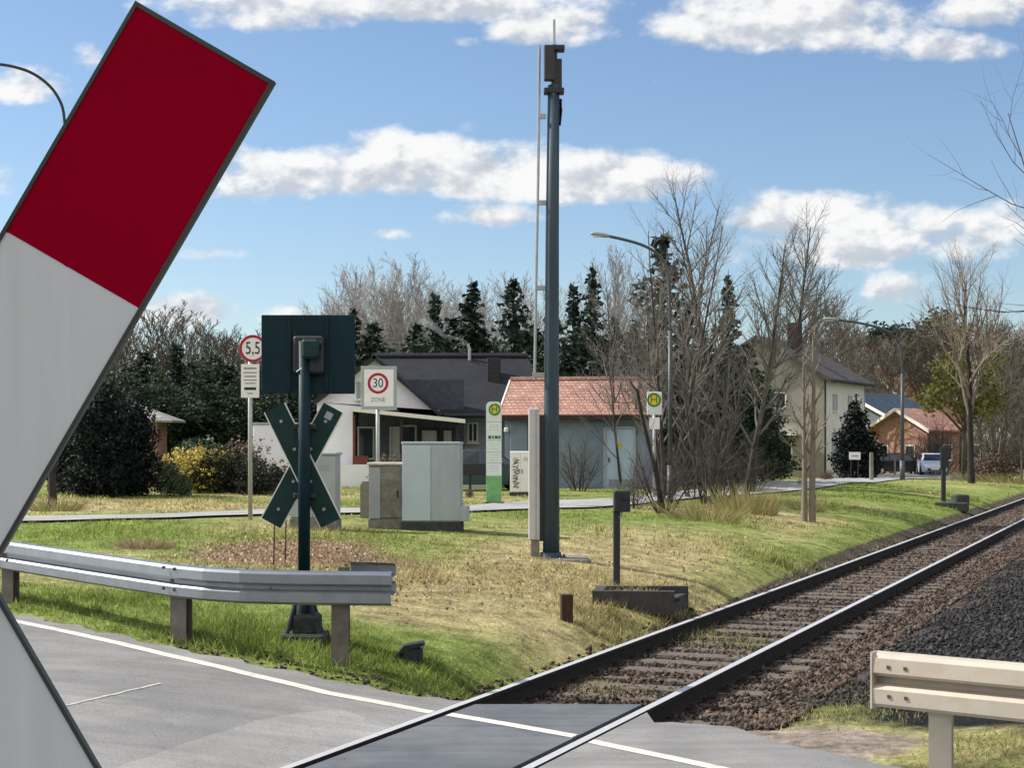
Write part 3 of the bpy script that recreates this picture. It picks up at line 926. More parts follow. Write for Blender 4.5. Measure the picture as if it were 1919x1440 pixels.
# ------------------------------------------------------------------ signal with cross, seen from behind
d = 15.3; sc = F / d
base = W(570, 1215, d); zb = Z(base.x, d)
t = thing('crossing_signal', 'dark green back of crossing signal with square board above an X cross', 'crossing signal', (base.x, d, zb))
mb = MB(); zt = W(570, 640, d).z
mb.tube([(base.x, d, zb - .2), (base.x, d, zb + .55)], .072, 18)
mb.tube([(base.x, d, zb + .55), (base.x, d, zt)], .058, 18)
mb.build('pole', M['green'], t, True)
a = W(487, 589, d - .0); b = W(663, 738, d)
bd = MB(); bd.box(((a.x + b.x) / 2, d + .10, (a.z + b.z) / 2), (b.x - a.x, .028, a.z - b.z), bev=.006)
bo = bd.build('backboard', M['green'], t)
rb = MB()
for x in (540, 610):
    p = W(x, 663, d); MB().box((p.x, d + .08, p.z), (.03, .02, (a.z - b.z) * .94)).build('stiffener', M['green'], bo)
hs = MB(); p = W(578, 665, d); hs.box((p.x, d + .03, p.z), (.29, .10, .36), bev=.02)
ho = hs.build('lamp_housing', M['darksteel'], t)
k_ = MB(); p = W(583, 655, d); k_.box((p.x, d - .06, p.z), (.17, .09, .19), bev=.025); k_.tube([(p.x + .07, d - .05, p.z + .05), (p.x + .11, d - .05, p.z + .05)], .03, 10)
k_.build('rear_cap', M['greenarm'], ho)
k_ = MB(); k_.tube([W(556, 697, d - .03), W(566, 690, d - .05), W(575, 688, d - .03)], .008, 6); k_.build('cable', M['alu'], ho)
for (A_, B_, yo) in (((512, 764), (618, 982), .075), ((622, 764), (505, 982), .1)):
    P0 = W(*A_, d); P1 = W(*B_, d)
    ax = (P0 - P1).normalized(); nr = Vector((-ax.z, 0, ax.x)); hw = .102
    cs = [P0 + nr * hw, P0 - nr * hw, P1 - nr * hw, P1 + nr * hw]
    for c_ in cs: c_.y = d + yo
    ao = MB().prism(cs, (0, .014, 0)).build('cross_arm', M['greenarm'], t)
    ed = MB()
    for k in (1, -1):
        ce = [P0 + nr * (k * hw), P0 + nr * (k * (hw + .012)), P1 + nr * (k * (hw + .012)), P1 + nr * (k * hw)]
        for c_ in ce: c_.y = d + yo + .004
        ed.prism(ce, (0, .022, 0))
    ed.build('white_edge', M['edge'], ao)
    for f_ in (.12, .36, .64, .88):
        q_ = P0.lerp(P1, f_); MB().lathe((q_.x, d + yo - .012, q_.z), [(.014, 0), (.018, .006), (.018, .014)], 8, axis='Y').build('bolt', M['alu'], ao)
    if A_[0] > 600:
        q_ = P0.lerp(P1, .07); rt_ = Matrix.Rotation(math.atan2(ax.x, ax.z), 3, 'Y')
        MB().box((q_.x, d + yo - .002, q_.z), (.07, .005, .07), mat=rt_).build('sticker', M['cab2'], ao)
br = MB()
for z in (W(0, 800, d).z, W(0, 930, d).z): MB().box((base.x, d + .06, z), (.22, .05, .05), bev=.008).build('bracket', M['darksteel'], t)
for sx in (-1, 1):
    for sy in (-1, 1):
        MB().tube([(base.x + sx * .035, d + sy * .04, zb + .52), (base.x + sx * .16, d + sy * .14, zb + .03)], .022, 8).build('strut', M['darksteel'], t)
ft = MB(); ft.box((base.x, d, zb + .02), (.44, .44, .12), bev=.02); ft.box((base.x + .03, d, zb + .16), (.26, .26, .2), bev=.03); ft.build('foot', M['plinth'], t)
# two thin reinforcement rods standing beside it
for (x0, x1) in ((512, 515), (534, 536)):
    g_ = G(x0, 1062); o = MB().tube([g_ - Vector((0, 0, .1)), W(x1, 975, g_.y)], .009, 6).build('marker_rod', M['stump'])
    tag(o, ('thin rusty rod in the bare soil, left of the pair' if x0 < 520 else 'thin rusty rod in the bare soil, closer to the green pole'), 'rod', 'thin rods in the soil')


# ------------------------------------------------------------------ signs with text
def text(body, size, pos, mt, parent, name='lettering', sx=1.0, ext=.002):
    c = bpy.data.curves.new(name, 'FONT'); c.body = body; c.size = size; c.extrude = ext
    c.align_x = 'CENTER'; c.align_y = 'CENTER'
    c.materials.append(mt)
    tmp = bpy.data.objects.new(name + '_tmp', c); COL.objects.link(tmp)
    bpy.context.view_layer.update()
    me = bpy.data.meshes.new_from_object(tmp.evaluated_get(bpy.context.evaluated_depsgraph_get()))
    bpy.data.objects.remove(tmp); me.name = name
    if not me.materials: me.materials.append(mt)
    o = bpy.data.objects.new(name, me); COL.objects.link(o)
    off = roots_loc(parent); o.parent = parent
    o.location = Vector(pos) - off; o.rotation_euler = (R(90), 0, 0); o.scale = (sx, 1, 1)
    return o


def ring(mb, c, r0, r1, y0, th, n=40):
    vs = []; fs = []
    for j in range(n):
        g_ = 6.283185 * j / n
        for (r, yy) in ((r0, y0), (r1, y0), (r1, y0 + th), (r0, y0 + th)):
            vs.append((c.x + r * math.cos(g_), yy, c.z + r * math.sin(g_)))
    for j in range(n):
        k = (j + 1) % n
        for a in range(4): fs.append((j * 4 + a, k * 4 + a, k * 4 + (a + 1) % 4, j * 4 + (a + 1) % 4))
    mb.add(vs, fs)


# weight limit sign
p = G(469, 975); d = p.y; sc = F / d
t = thing('traffic_sign', 'round red rimmed weight limit sign above a white text plate on thin pole', 'traffic sign', p)
MB().tube([(p.x, d, p.z - .2), (p.x, d, W(0, 632, d).z)], .042, 14).build('pole', M['pole'], t, True)
c = W(475, 654, d)
do = MB().lathe((c.x, d - .07, c.z), [(26 / sc, 0), (26 / sc, .012)], 40, axis='Y').build('disc', M['signwhite'], t)
m2 = MB(); ring(m2, c, 20.5 / sc, 25.7 / sc, d - .073, .006); m2.build('red_rim', M['signred'], do)
text('5,5', 33 / sc, (c.x, d - .073, c.z), M['black'], do, 'number', .72)
a, b = W(453, 683, d), W(487, 746, d)
pl = MB().box(((a.x + b.x) / 2, d - .064, (a.z + b.z) / 2), (b.x - a.x, .012, a.z - b.z), bev=.003).build('text_plate', M['signwhite'], t)
m2 = MB()
for (y, w_, h_) in ((691, 24, 3), (699, 25, 2), (706, 22, 2.4), (713, 25, 2), (719, 20, 2), (738, 10, 2)):
    q = W(470, y, d)
    MB().box((q.x, d - .0715, q.z), (w_ / sc, .002, h_ / sc)).build('printed_line', M['textgrey'], pl)
m2 = MB(); q = W(470, 729, d); m2.box((q.x, d - .0715, q.z), (22 / sc, .002, 5 / sc)); m2.build('black_bar', M['black'], pl)

# 30 zone sign
p = G(708, 955); d = p.y; sc = F / d
t = thing('traffic_sign', 'square white thirty zone sign on a grey pole behind the utility cabinets', 'traffic sign', p)
MB().tube([(p.x, d, p.z - .2), (p.x, d, W(0, 700, d).z)], .045, 14).build('pole', M['pole'], t, True)
a, b = W(677, 687, d), W(744, 768, d)
fr = MB().box(((a.x + b.x) / 2, d - .065, (a.z + b.z) / 2), (b.x - a.x, .03, a.z - b.z), bev=.006).build('frame', M['signback'], t)
a, b = W(683, 693, d), W(738, 762, d)
bo = MB().box(((a.x + b.x) / 2, d - .082, (a.z + b.z) / 2), (b.x - a.x, .008, a.z - b.z), bev=.002).build('board', M['signwhite'], t)
c = W(709, 719, d); m2 = MB(); ring(m2, c, 14.5 / sc, 19.5 / sc, d - .0895, .004); m2.build('red_ring', M['signred'], bo)
text('30', 24 / sc, (c.x, d - .0885, c.z), M['black'], bo, 'number', .85)
text('ZONE', 11 / sc, (c.x, d - .0885, W(0, 750, d).z), M['textgrey'], bo, 'zone_lettering', .9)


def hsign(c, r, d, parent):
    o = MB().lathe((c.x, d, c.z), [(r, 0), (r, .006)], 36, axis='Y').build('stop_roundel', M['hyellow'], parent)
    m2 = MB(); ring(m2, c, r * .74, r * 1.0, d - .0035, .006); m2.build('green_ring', M['hgreen'], o)
    text('H', r * 1.5, (c.x, d - .003, c.z), M['hgreen'], o, 'letter')


# bus stop stele
p = G(925, 946); d = p.y; sc = F / d
t = thing('bus_stop_stele', 'tall white bus stop stele with green foot and round stop emblem', 'bus stop', p)
a = W(911, 753, d); w_ = 29 / sc; cx = (W(925.5, 0, d)).x; zt = a.z


def rpanel(x0, x1, z0, z1, y0, th, rt=0.0):
    pts = [(x0, y0, z0), (x1, y0, z0)]
    n = 8
    if rt:
        for i in range(n + 1): pts.append((x1 - rt + rt * math.cos(R(90) * i / n), y0, z1 - rt + rt * math.sin(R(90) * i / n)))
        for i in range(n + 1): pts.append((x0 + rt - rt * math.sin(R(90) * i / n), y0, z1 - rt + rt * math.cos(R(90) * i / n)))
    else: pts += [(x1, y0, z1), (x0, y0, z1)]
    return MB().prism(pts, (0, th, 0))


bo = rpanel(cx - w_ / 2, cx + w_ / 2, p.z - .1, zt, d - .05, .10, .12).build('panel', M['stele'], t)
rpanel(cx - w_ / 2 + .004, cx + w_ / 2 - .004, p.z + .02, W(0, 892, d).z, d - .056, .112).build('green_foot', M['stelegreen'], t)
hsign(W(927, 768, d), 11 / sc, d - .058, bo)
m2 = MB()
for y in (791, 826, 848, 868): q = W(926, y, d); m2.box((q.x, d - .0515, q.z), (w_ * .96, .004, .012))
m2.build('panel_joint', M['signback'], bo)
m2 = MB()
for y in (797, 801, 806, 832, 837, 842, 853, 858, 863, 873, 878, 884):
    q = W(926, y, d)
    for i in range(3): m2.box((q.x + (i - 1) * 6 / sc + random.uniform(-1, 1) / sc, d - .0515, q.z), (random.uniform(3, 5) / sc, .003, 1.1 / sc))
m2.build('timetable_lines', mat('pale_print', (.42, .47, .45), .6), bo)
m2 = MB()
for (x, w2) in ((918, 6), (924, 3), (930, 6), (936, 4)): q = W(x, 820, d); m2.box((q.x, d - .0515, q.z), (w2 / sc, .003, 6 / sc))
m2.build('route_number', M['hgreen'], bo)
fb = MB().box((cx + .02, d, p.z + .02), (w_ + .08, .22, .08), bev=.01).build('base', M['plinth'], t)

# second bus stop sign on a pole
p = G(1226, 935); d = p.y; sc = F / d
t = thing('bus_stop_sign', 'bus stop sign on thin pole, round emblem over white timetable by the bare tree', 'bus stop', p)
MB().tube([(p.x, d, p.z - .1), (p.x, d, W(0, 738, d).z)], .04, 12).build('pole', M['pole'], t, True)
a, b = W(1212, 735, d), W(1240, 778, d)
bo = MB().box(((a.x + b.x) / 2, d - .06, (a.z + b.z) / 2), (b.x - a.x, .03, a.z - b.z), bev=.01).build('board', M['stele'], t)
hsign(W(1225, 750, d), 13 / sc, d - .084, bo)
a, b = W(1217, 783, d), W(1236, 805, d)
MB().box(((a.x + b.x) / 2, d - .06, (a.z + b.z) / 2), (b.x - a.x, .02, a.z - b.z), bev=.004).build('timetable', M['signwhite'], t)


# ------------------------------------------------------------------ cabinets
def cabinet(name, label, x0, x1, ytop, ybase, depth, body, doors=2, plinth_h=.12, plinth=None, lid=None, lid_over=.03, rz=0.0, group='grey utility cabinets on the lawn', plain=False):
    p = G((x0 + x1) / 2, ybase); d = p.y
    w_ = (x1 - x0) * d / F; zt = W(0, ytop, d).z; h = zt - p.z
    t = thing(name, label, 'utility cabinet', (p.x, d + depth / 2, p.z), group)
    c = Vector((p.x, d + depth / 2, 0))
    MB().box((c.x, c.y, p.z + plinth_h / 2 - .15), (w_ + .03, depth + .03, plinth_h + .3), bev=.012).build('plinth', plinth or M['plinth'], t)
    bo = MB().box((c.x, c.y, p.z + plinth_h + (h - plinth_h) / 2), (w_, depth, h - plinth_h - .004), bev=.012).build('body', body, t)
    if lid:
        MB().box((c.x, c.y, zt + .02), (w_ + lid_over * 2, depth + lid_over * 2, .05), bev=.012).build('lid', lid, t)
    bw = w_ / doors
    for i in range(doors):
        xx = c.x - w_ / 2 + bw * (i + .5)
        do = MB().box((xx, d - .006, p.z + plinth_h + (h - plinth_h) * .5), (bw - .008, .02, (h - plinth_h) - .05), bev=.003).build('door', M['cabdoor_lit'] if plain and i == 0 else body, t)
        if plain: continue
        m2 = MB(); m2.box((xx + (bw * .36 if i == 0 else -bw * .36), d - .024, p.z + h * .55), (.022, .022, .12), bev=.004); m2.build('handle', M['darksteel'], do)
        m2 = MB()
        for k in range(5): m2.box((xx, d - .017, p.z + h * .86 - k * .022), (bw * .45, .006, .008))
        m2.build('vent', M['signback'], do)
    t.rotation_euler.z = rz
    return t, p, d, w_, zt


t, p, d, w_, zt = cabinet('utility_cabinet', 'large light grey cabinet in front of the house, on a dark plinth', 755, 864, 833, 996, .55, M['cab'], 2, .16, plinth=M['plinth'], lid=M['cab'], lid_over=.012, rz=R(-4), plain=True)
m2 = MB(); x1_ = W(877, 0, d).x; m2.box(((p.x - w_ / 2 + x1_) / 2 + .0, d + .25, p.z + .16 + 15 * d / F), (x1_ - p.x + w_ / 2 + .01, .5, 28 * d / F), bev=.01); m2.build('base_step', M['cab'], t)
# lower step of the large cabinet is a wider grey base on the same plinth
t, p, d, w_, zt = cabinet('utility_cabinet', 'weathered concrete cabinet with a white lid between two others', 693, 757, 872, 992, .45, M['conc'], 1, .18, plinth=M['conc'], lid=M['conclight'], rz=R(-6))
m2 = MB(); q = W(705, 925, d); m2.box((q.x, d - .02, q.z), (.19, .014, 95 * d / F), bev=.004)
m2.build('grey_panel', M['cab2'], t)
cabinet('utility_cabinet', 'blue grey cabinet partly hidden behind the dark green cross', 545, 631, 853, 994, .5, M['cab2'], 2, .2, plinth=M['conc'], lid=M['cab'], rz=R(-4))
p = G(684, 972); d = p.y
t = thing('concrete_post', 'short weathered concrete block with domed top left of the white lidded cabinet', 'concrete block', p)
m2 = MB(); w_ = 9 * d / F
pr = [(p.x - w_, d, p.z - .1), (p.x + w_, d, p.z - .1), (p.x + w_, d, p.z + .66), (p.x + w_ * .5, d, p.z + .73), (p.x - w_ * .5, d, p.z + .73), (p.x - w_, d, p.z + .66)]
m2.prism(pr, (0, .25, 0)); m2.build('block', M['conc'], t)
t, p, d, w_, zt = cabinet('utility_cabinet', 'white cabinet with dark scribbled graffiti against the pale blue building', 956, 995, 846, 930, .4, M['signwhite'], 2, .1, rz=0)
m2 = MB()
for k in range(5):
    y0 = 862 + k * 11; pts = []
    for i in range(7): pts.append(W(967 + 6 * math.sin(i * 1.9 + k) + random.uniform(-1, 1), y0 + i * 1.6 + random.uniform(-2, 2), d - .02))
    m2.tube(pts, .012, 5)
m2.build('graffiti', M['black'], t)

# ------------------------------------------------------------------ radio mast
p = G(1033, 1048); d = p.y + .14; sc = F / d
t = thing('radio_mast', 'tall dark blue grey radio mast with antenna boxes beside the track', 'radio mast', (p.x, d, p.z))


def MW(x, y): return W(x, y, d)


MB().tube([(MW(1033, 0).x, d, p.z - .3), (MW(1033.5, 0).x, d, MW(0, 780).z), (MW(1035, 0).x, d, MW(0, 430).z), (MW(1037.5, 0).x, d, MW(0, 160).z)], [16 / sc, 14.2 / sc, 12.5 / sc, 11 / sc], 20).build('pole', M['mast'], t, True)
fl = MB(); fl.lathe((p.x, d, p.z - .05), [(.24, 0), (.24, .07), (.17, .08), (.155, .14)], 20)
for k in range(8): fl.lathe((p.x + .2 * math.cos(k * .785), d + .2 * math.sin(k * .785), p.z + .02), [(.018, 0), (.018, .04)], 6)
fl.build('base_flange', M['mast'], t)
MB().box((p.x + .1, d + .05, p.z - .09), (.95, .8, .2), bev=.02).build('foundation', M['conc'], t)
m2 = MB(); m2.tube([MW(1038, 165), MW(1038.5, 84)], 6 / sc, 12); m2.build('antenna_stub', M['antbox'], t)
a, b = MW(1019, 88), MW(1038, 154); MB().box(((a.x + b.x) / 2, d - .10, (a.z + b.z) / 2), (b.x - a.x, .14, a.z - b.z), bev=.015).build('antenna_panel', M['antbox'], t)
a, b = MW(1037, 110), MW(1053, 172); MB().box(((a.x + b.x) / 2, d + .03, (a.z + b.z) / 2), (b.x - a.x, .12, a.z - b.z), bev=.012).build('antenna_panel', M['antbox'], t)
for (x0, x1, y) in ((1019, 1057, 171), (1030, 1058, 91)):
    a, b = MW(x0, y - 5), MW(x1, y + 5); MB().box(((a.x + b.x) / 2, d, (a.z + b.z) / 2), (b.x - a.x, .2, a.z - b.z), bev=.01).build('clamp', M['darksteel'], t)
m2 = MB()
for k in range(4): m2.tube([MW(1047 + k % 2 * 4, 185), MW(1052 - k, 205 + k * 4), MW(1049, 235)], .018, 6)
m2.build('cable_loop', M['darksteel'], t)
MB().tube([MW(1038.5, 84), MW(1038.5, 36)], 2.4 / sc, 8).build('rod_antenna', M['alu'], t)
m2 = MB(); m2.tube([MW(1011, 84), MW(1008.5, 330), MW(1004.5, 540), MW(1002, 712)], 2.6 / sc, 8)
m2.build('climbing_rail', M['alu'], t)
for y, x0 in ((218, 1009), (380, 1007), (540, 1004), (703, 999)):
    MB().box((MW((x0 + 1022) / 2, 0).x, d, MW(0, y).z), ((1024 - x0) / sc, .05, 9 / sc), bev=.004).build('standoff', M['alu'], t)
dk = MB()
a, b = MW(990.5, 766), MW(1011, 1012); dk.box(((a.x + b.x) / 2, d + .02, (a.z + b.z) / 2), (b.x - a.x, .16, a.z - b.z), bev=.012)
do = dk.build('cable_duct', M['duct'], t)
m2 = MB(); a, b = MW(1003.5, 768), MW(1005.5, 1010); m2.box(((a.x + b.x) / 2, d - .064, (a.z + b.z) / 2), (b.x - a.x, .012, a.z - b.z)); m2.build('cover_seam', M['signback'], do)
m2 = MB(); a, b = MW(995, 1012), MW(1011, 1032); m2.box(((a.x + b.x) / 2, d + .02, (a.z + b.z) / 2 - .05), (b.x - a.x, .12, a.z - b.z + .1)); m2.build('duct_foot', M['conc'], t)
m2 = MB(); a, b = MW(1011.5, 790), MW(1019.5, 1015); m2.box(((a.x + b.x) / 2, d + .02, (a.z + b.z) / 2), (b.x - a.x, .10, a.z - b.z)); m2.build('duct_bracket', M['darksteel'], t)

# ------------------------------------------------------------------ little signal post on its plinth
p = G(1158, 1104); d = p.y; sc = F / d
t = thing('track_signal', 'slim dark signal post with small box head beside the rails', 'track signal', p)
a = W(1149, 1104, d); b = W(1163, 936, d)
MB().box((W(1156, 0, d).x, d + .05, (p.z - .1 + b.z) / 2), (12.5 / sc, .10, b.z - p.z + .1), bev=.008).build('post', M['darksteel'], t)
a, b = W(1150, 920, d), W(1181, 960, d)
ho = MB().box(((a.x + b.x) / 2, d + .03, (a.z + b.z) / 2), (b.x - a.x, .16, a.z - b.z), bev=.015).build('signal_head', M['darksteel'], t)
m2 = MB(); q = W(1172, 930, d); m2.lathe((q.x, d - .08, q.z), [(.05, 0), (.05, .06)], 14, axis='Y'); m2.build('hood', M['darksteel'], ho)
m2 = MB(); q = W(1166, 958, d); m2.tube([q, W(1164, 966, d), W(1162, 972, d)], .014, 6); m2.build('cable', M['alu'], ho)
p2 = G(1112, 1133); q2 = G(1285, 1110)
t2 = thing('concrete_plinth', 'low dark concrete plinth frame under the slim signal post', 'plinth', G(1160, 1128))
zt = W(0, 1103, 23).z
A = G(1110, 1133); zA = A.z + 30 * A.y / F
B = G(1262, 1133); Cc = G(1290, 1103)
m2 = MB(); dd = Vector((.86, .51, 0)).normalized(); nn = Vector((-dd.y, dd.x, 0))
L1 = 1.18; o0 = Vector((A.x, A.y, 0)); zb_ = min(Z(A.x, A.y), Z(B.x, B.y)) - .06


def bar(mb, p0, p1, w, z0, z1):
    u = (p1 - p0); u.z = 0; n_ = Vector((-u.y, u.x, 0)).normalized() * w
    mb.prism([Vector((p0.x, p0.y, z0)), Vector((p1.x, p1.y, z0)), Vector((p1.x + n_.x, p1.y + n_.y, z0)), Vector((p0.x + n_.x, p0.y + n_.y, z0))], (0, 0, z1 - z0))


ztop = A.z + .165
fr0 = o0; fr1 = Vector((W(1264, 0, A.y - .1).x, A.y - .1, 0)); bk1 = Vector((W(1290, 0, A.y + .75).x, A.y + .75, 0)); bk0 = Vector((W(1118, 0, A.y + .75).x, A.y + .75, 0))
bar(m2, fr0, fr1, .13, zb_, ztop); m2.build('front_kerb', M['trough'], t2)
m2 = MB(); bar(m2, bk0, bk1, .11, zb_, ztop - .01); m2.build('rear_kerb', M['trough'], t2)
m2 = MB(); bar(m2, fr0 + Vector((.14, .135, 0)), bk0 + Vector((.14, -.005, 0)), .12, zb_, ztop - .004); m2.build('side_kerb', M['trough'], t2); m2 = MB(); bar(m2, fr1 + Vector((-.02, .135, 0)), bk1 + Vector((-.02, -.005, 0)), .1, zb_, ztop - .10); m2.build('side_kerb', M['trough'], t2)
m2 = MB(); m2.box(((fr0.x + bk1.x) / 2, A.y + .38, ztop - .12), (.95, .42, .05), bev=.01); m2.build('cover_slab', M['plinth'], t2)
# stump, dark box
p = G(1062, 1167); w_ = 22 * p.y / F; ht = 51 * p.y / F
o = MB().box((p.x, p.y + w_ / 2, p.z + ht / 2 - .1), (w_, w_, ht + .2), bev=.006, rz=R(6)).build('stump_post', M['stump']); tag(o, 'short dark brown wooden stub post standing in the grass near the rail', 'stub post')
p = G(768, 1245); sc = F / p.y
t = thing('lamp_box', 'small dark metal box with tilted hood lying in the road edge grass', 'metal box', p)
MB().box((p.x + .01, p.y + .07, p.z + .07), (.20, .18, .17), bev=.025, rz=R(12)).build('box', M['darksteel'], t)
m2 = MB(); m2.prism([(p.x - .135, p.y - .03, p.z + .07), (p.x - .06, p.y - .03, p.z + .165), (p.x + .12, p.y - .03, p.z + .2), (p.x + .135, p.y - .03, p.z + .17), (p.x - .02, p.y - .03, p.z + .13)], (0, .2, 0)); m2.build('hood', M['darksteel'], t)


# ------------------------------------------------------------------ buildings
def roof_mesh(mb, quad, th=.12):
    a, b, c, d_ = [Vector(q) for q in quad]
    n_ = (b - a).cross(d_ - a).normalized()
    if n_.z < 0: n_ = -n_
    mb.prism([a, b, c, d_], -n_ * th)


def window(parent, x, y, z, w, h, glass, frame, sill=True, cross=True):
    """window facing -Y with its own frame, set proud of the wall plane y"""
    f = MB(); ft = .06
    for sx in (-1, 1): f.box((x + sx * (w / 2 - ft / 2), y - .02, z), (ft, .06, h))
    for sz in (-1, 1): f.box((x, y - .02, z + sz * (h / 2 - ft / 2)), (w - 2 * ft, .06, ft))
    if cross: f.box((x, y - .02, z), (.045, .05, h - 2 * ft))
    fo = f.build('window', frame, parent)
    g_ = MB(); g_.box((x, y - .008, z), (w - 2 * ft, .012, h - 2 * ft)); g_.build('pane', glass, fo)
    if sill: s_ = MB(); s_.box((x, y - .07, z - h / 2 - .03), (w + .1, .14, .05)); s_.build('sill', M['fascia'], fo)
    return fo


# --- white gabled bungalow
d = 54.0; sc = F / d
gz = Z(W(700, 0, d).x, d)
t = thing('bungalow', 'white bungalow with steep gable, dark slate roof and covered porch', 'house', (W(740, 0, d).x, d, gz))
gl, gr, ga = W(594, 754, d), W(822, 776, d), W(703, 672, d)
zb = gz - .5
wall = MB(); wall.prism([(gl.x, d, zb), (W(661, 0, d).x, d, zb), (W(661, 0, d).x, d, W(0, 769, d).z), (gr.x, d, W(0, 769, d).z), (gr.x, d, gr.z), (ga.x, d, ga.z), (gl.x, d, gl.z)], (0, .3, 0))
wo = wall.build('gable_wall', M['wallwhite'], t)
# porch: back wall, side, windows
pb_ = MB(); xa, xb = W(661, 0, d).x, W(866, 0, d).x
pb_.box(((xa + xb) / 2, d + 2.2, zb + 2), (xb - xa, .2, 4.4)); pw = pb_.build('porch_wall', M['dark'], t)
lw = MB(); a, b = W(598, 871, d - .25), W(705, 935, d - .25); lw.box(((a.x + b.x) / 2, d - .16, (a.z + b.z) / 2 - .2), (b.x - a.x, .2, a.z - b.z + .4)); lw.build('porch_parapet', M['wallwhite'], t)
m2 = MB(); a, b = W(663, 855, d - .1), W(690, 871, d - .1); m2.box(((a.x + b.x) / 2, d - .1, (a.z + b.z) / 2), (b.x - a.x, .3, a.z - b.z)); m2.build('flower_box', M['redbrown'], t)
m2 = MB(); a, b = W(661.5, 778, d + .1), W(666, 871, d + .1); m2.box(((a.x + b.x) / 2, d + .1, (a.z + b.z) / 2), (b.x - a.x, .2, a.z - b.z)); m2.build('porch_post', M['redbrown'], t)
dd = d + 2.08
for (x0, x1, y0, y1, mt_) in ((670, 702, 800, 862, M['glass']), (752, 781, 797, 870, M['glass']), (787, 822, 804, 842, M['paneshade']), (828, 850, 804, 842, M['paneshade']), (730, 749, 800, 872, M['wallgrey'])):
    a, b = W(x0, y0, dd), W(x1, y1, dd); window(t, (a.x + b.x) / 2, dd, (a.z + b.z) / 2, b.x - a.x, a.z - b.z, mt_, M['wallgrey'] if mt_ is not M['paneshade'] else M['wood'], sill=False, cross=False)
cp = MB(); p0, p1, p2, p3 = W(661, 767, d - .9), W(872, 789, d - .9), W(872, 785, d + 2.1), W(661, 768, d + 2.1)
roof_mesh(cp, [p0, p1, p2, p3], .08); cp.build('porch_roof', M['wood'], t)
cf = MB(); cf.prism([p0 + Vector((0, -.01, .05)), p1 + Vector((0, -.01, .05)), p1 + Vector((0, -.01, -.08)), p0 + Vector((0, -.01, -.08))], (0, -.06, 0)); cf.build('porch_fascia', M['fascia'], t)
m2 = MB()
for x in (752, 858): q = W(x, 0, d - .7); m2.box((q.x, d - .7, (zb + W(0, 784, d).z) / 2), (.1, .1, W(0, 784, d).z - zb))
m2.build('porch_post', M['wood'], t)
# gable roof of the wing
gr_ = MB(); dp = 5.5; ov = .35
for (e_, sgn) in ((gr, 1), (gl, -1)):
    slope = (ga - e_); ext = e_ - slope * .06
    up = Vector((0, 0, .10))
    roof_mesh(gr_, [Vector((ext.x, d - ov, ext.z)) + up, Vector((ga.x, d - ov, ga.z)) + up, Vector((ga.x, d + dp, ga.z)) + up, Vector((ext.x, d + dp, ext.z)) + up], .12)
ro = gr_.build('wing_roof', M['roofdark'], t)
# main roof, ridge along the picture
D2 = 57.0
e0 = W(800, 777, D2 - 1.2); e1 = W(925, 777, D2 - 1.2); r0 = W(700, 669, D2 + 2.6); r1 = W(985, 673, D2 + 2.6); e1b = W(1015, 714, D2 + 1.6)
mr_ = MB(); zr = r0.z
roof_mesh(mr_, [(e0.x, D2 - 1.2, e0.z), (W(1035, 0, D2 - 1.2).x, D2 - 1.2, e0.z), (W(988, 0, D2 + 2.6).x, D2 + 2.6, zr), (r0.x, D2 + 2.6, zr)], .14)
roof_mesh(mr_, [(W(1035, 0, D2 - 1.2).x + .01, D2 - 1.2, e0.z), (W(1035, 0, D2 - 1.2).x + .01, D2 + 6.4, e0.z), (W(988, 0, D2 + 2.6).x + .01, D2 + 2.62, zr), (W(988, 0, D2 + 2.6).x + .01, D2 + 2.6, zr)], .14)
roof_mesh(mr_, [(r0.x, D2 + 2.62, zr), (W(988, 0, D2 + 2.6).x, D2 + 2.62, zr), (W(1035, 0, D2).x, D2 + 6.4, e0.z), (e0.x, D2 + 6.4, e0.z)], .14)
ro = mr_.build('main_roof', M['roofdark'], t)
rg = MB(); rg.tube([(r0.x, D2 + 2.6, zr + .03), (W(988, 0, D2 + 2.6).x, D2 + 2.6, zr + .03)], .11, 8); rg.build('ridge_tiles', M['roofdark'], ro)
m2 = MB(); a, b = W(913, 672, D2 + 1.2), W(938, 724, D2 + 1.2); m2.box(((a.x + b.x) / 2, D2 + 1.2, (a.z + b.z) / 2), (b.x - a.x, .6, a.z - b.z), bev=.02); m2.build('chimney', M['roofdark'], ro)
q = W(880, 672, D2 + 2.4); fl_ = MB(); fl_.tube([q - Vector((0, 0, .4)), W(880, 655, D2 + 2.4), W(876, 645, D2 + 2.4)], .06, 10); fl_.build('flue_pipe', M['alu'], ro)
mw = MB(); xa, xb = W(815, 0, D2).x, W(1030, 0, D2).x; mw.box(((xa + xb) / 2, D2 + .2, (zb + e0.z - .1) / 2), (xb - xa, .25, e0.z - zb - .12)); mw.build('main_wall', M['wallgrey'], t)
a, b = W(876, 792, D2), W(896, 830, D2); window(t, (a.x + b.x) / 2, D2 + .075, (a.z + b.z) / 2, b.x - a.x, a.z - b.z, M['glass'], M['fascia'])
m2 = MB(); a = W(820, 779, D2 - 1.25); b = W(920, 779, D2 - 1.25); m2.tube([(a.x, D2 - 1.27, a.z), (b.x, D2 - 1.27, b.z)], .07, 8); m2.build('gutter', M['darksteel'], ro)
# small attic window and meter box on gable
a, b = W(668, 716, d), W(681, 748, d); window(t, (a.x + b.x) / 2, d, (a.z + b.z) / 2, b.x - a.x, a.z - b.z, M['cab2'], M['signback'], sill=True, cross=False)
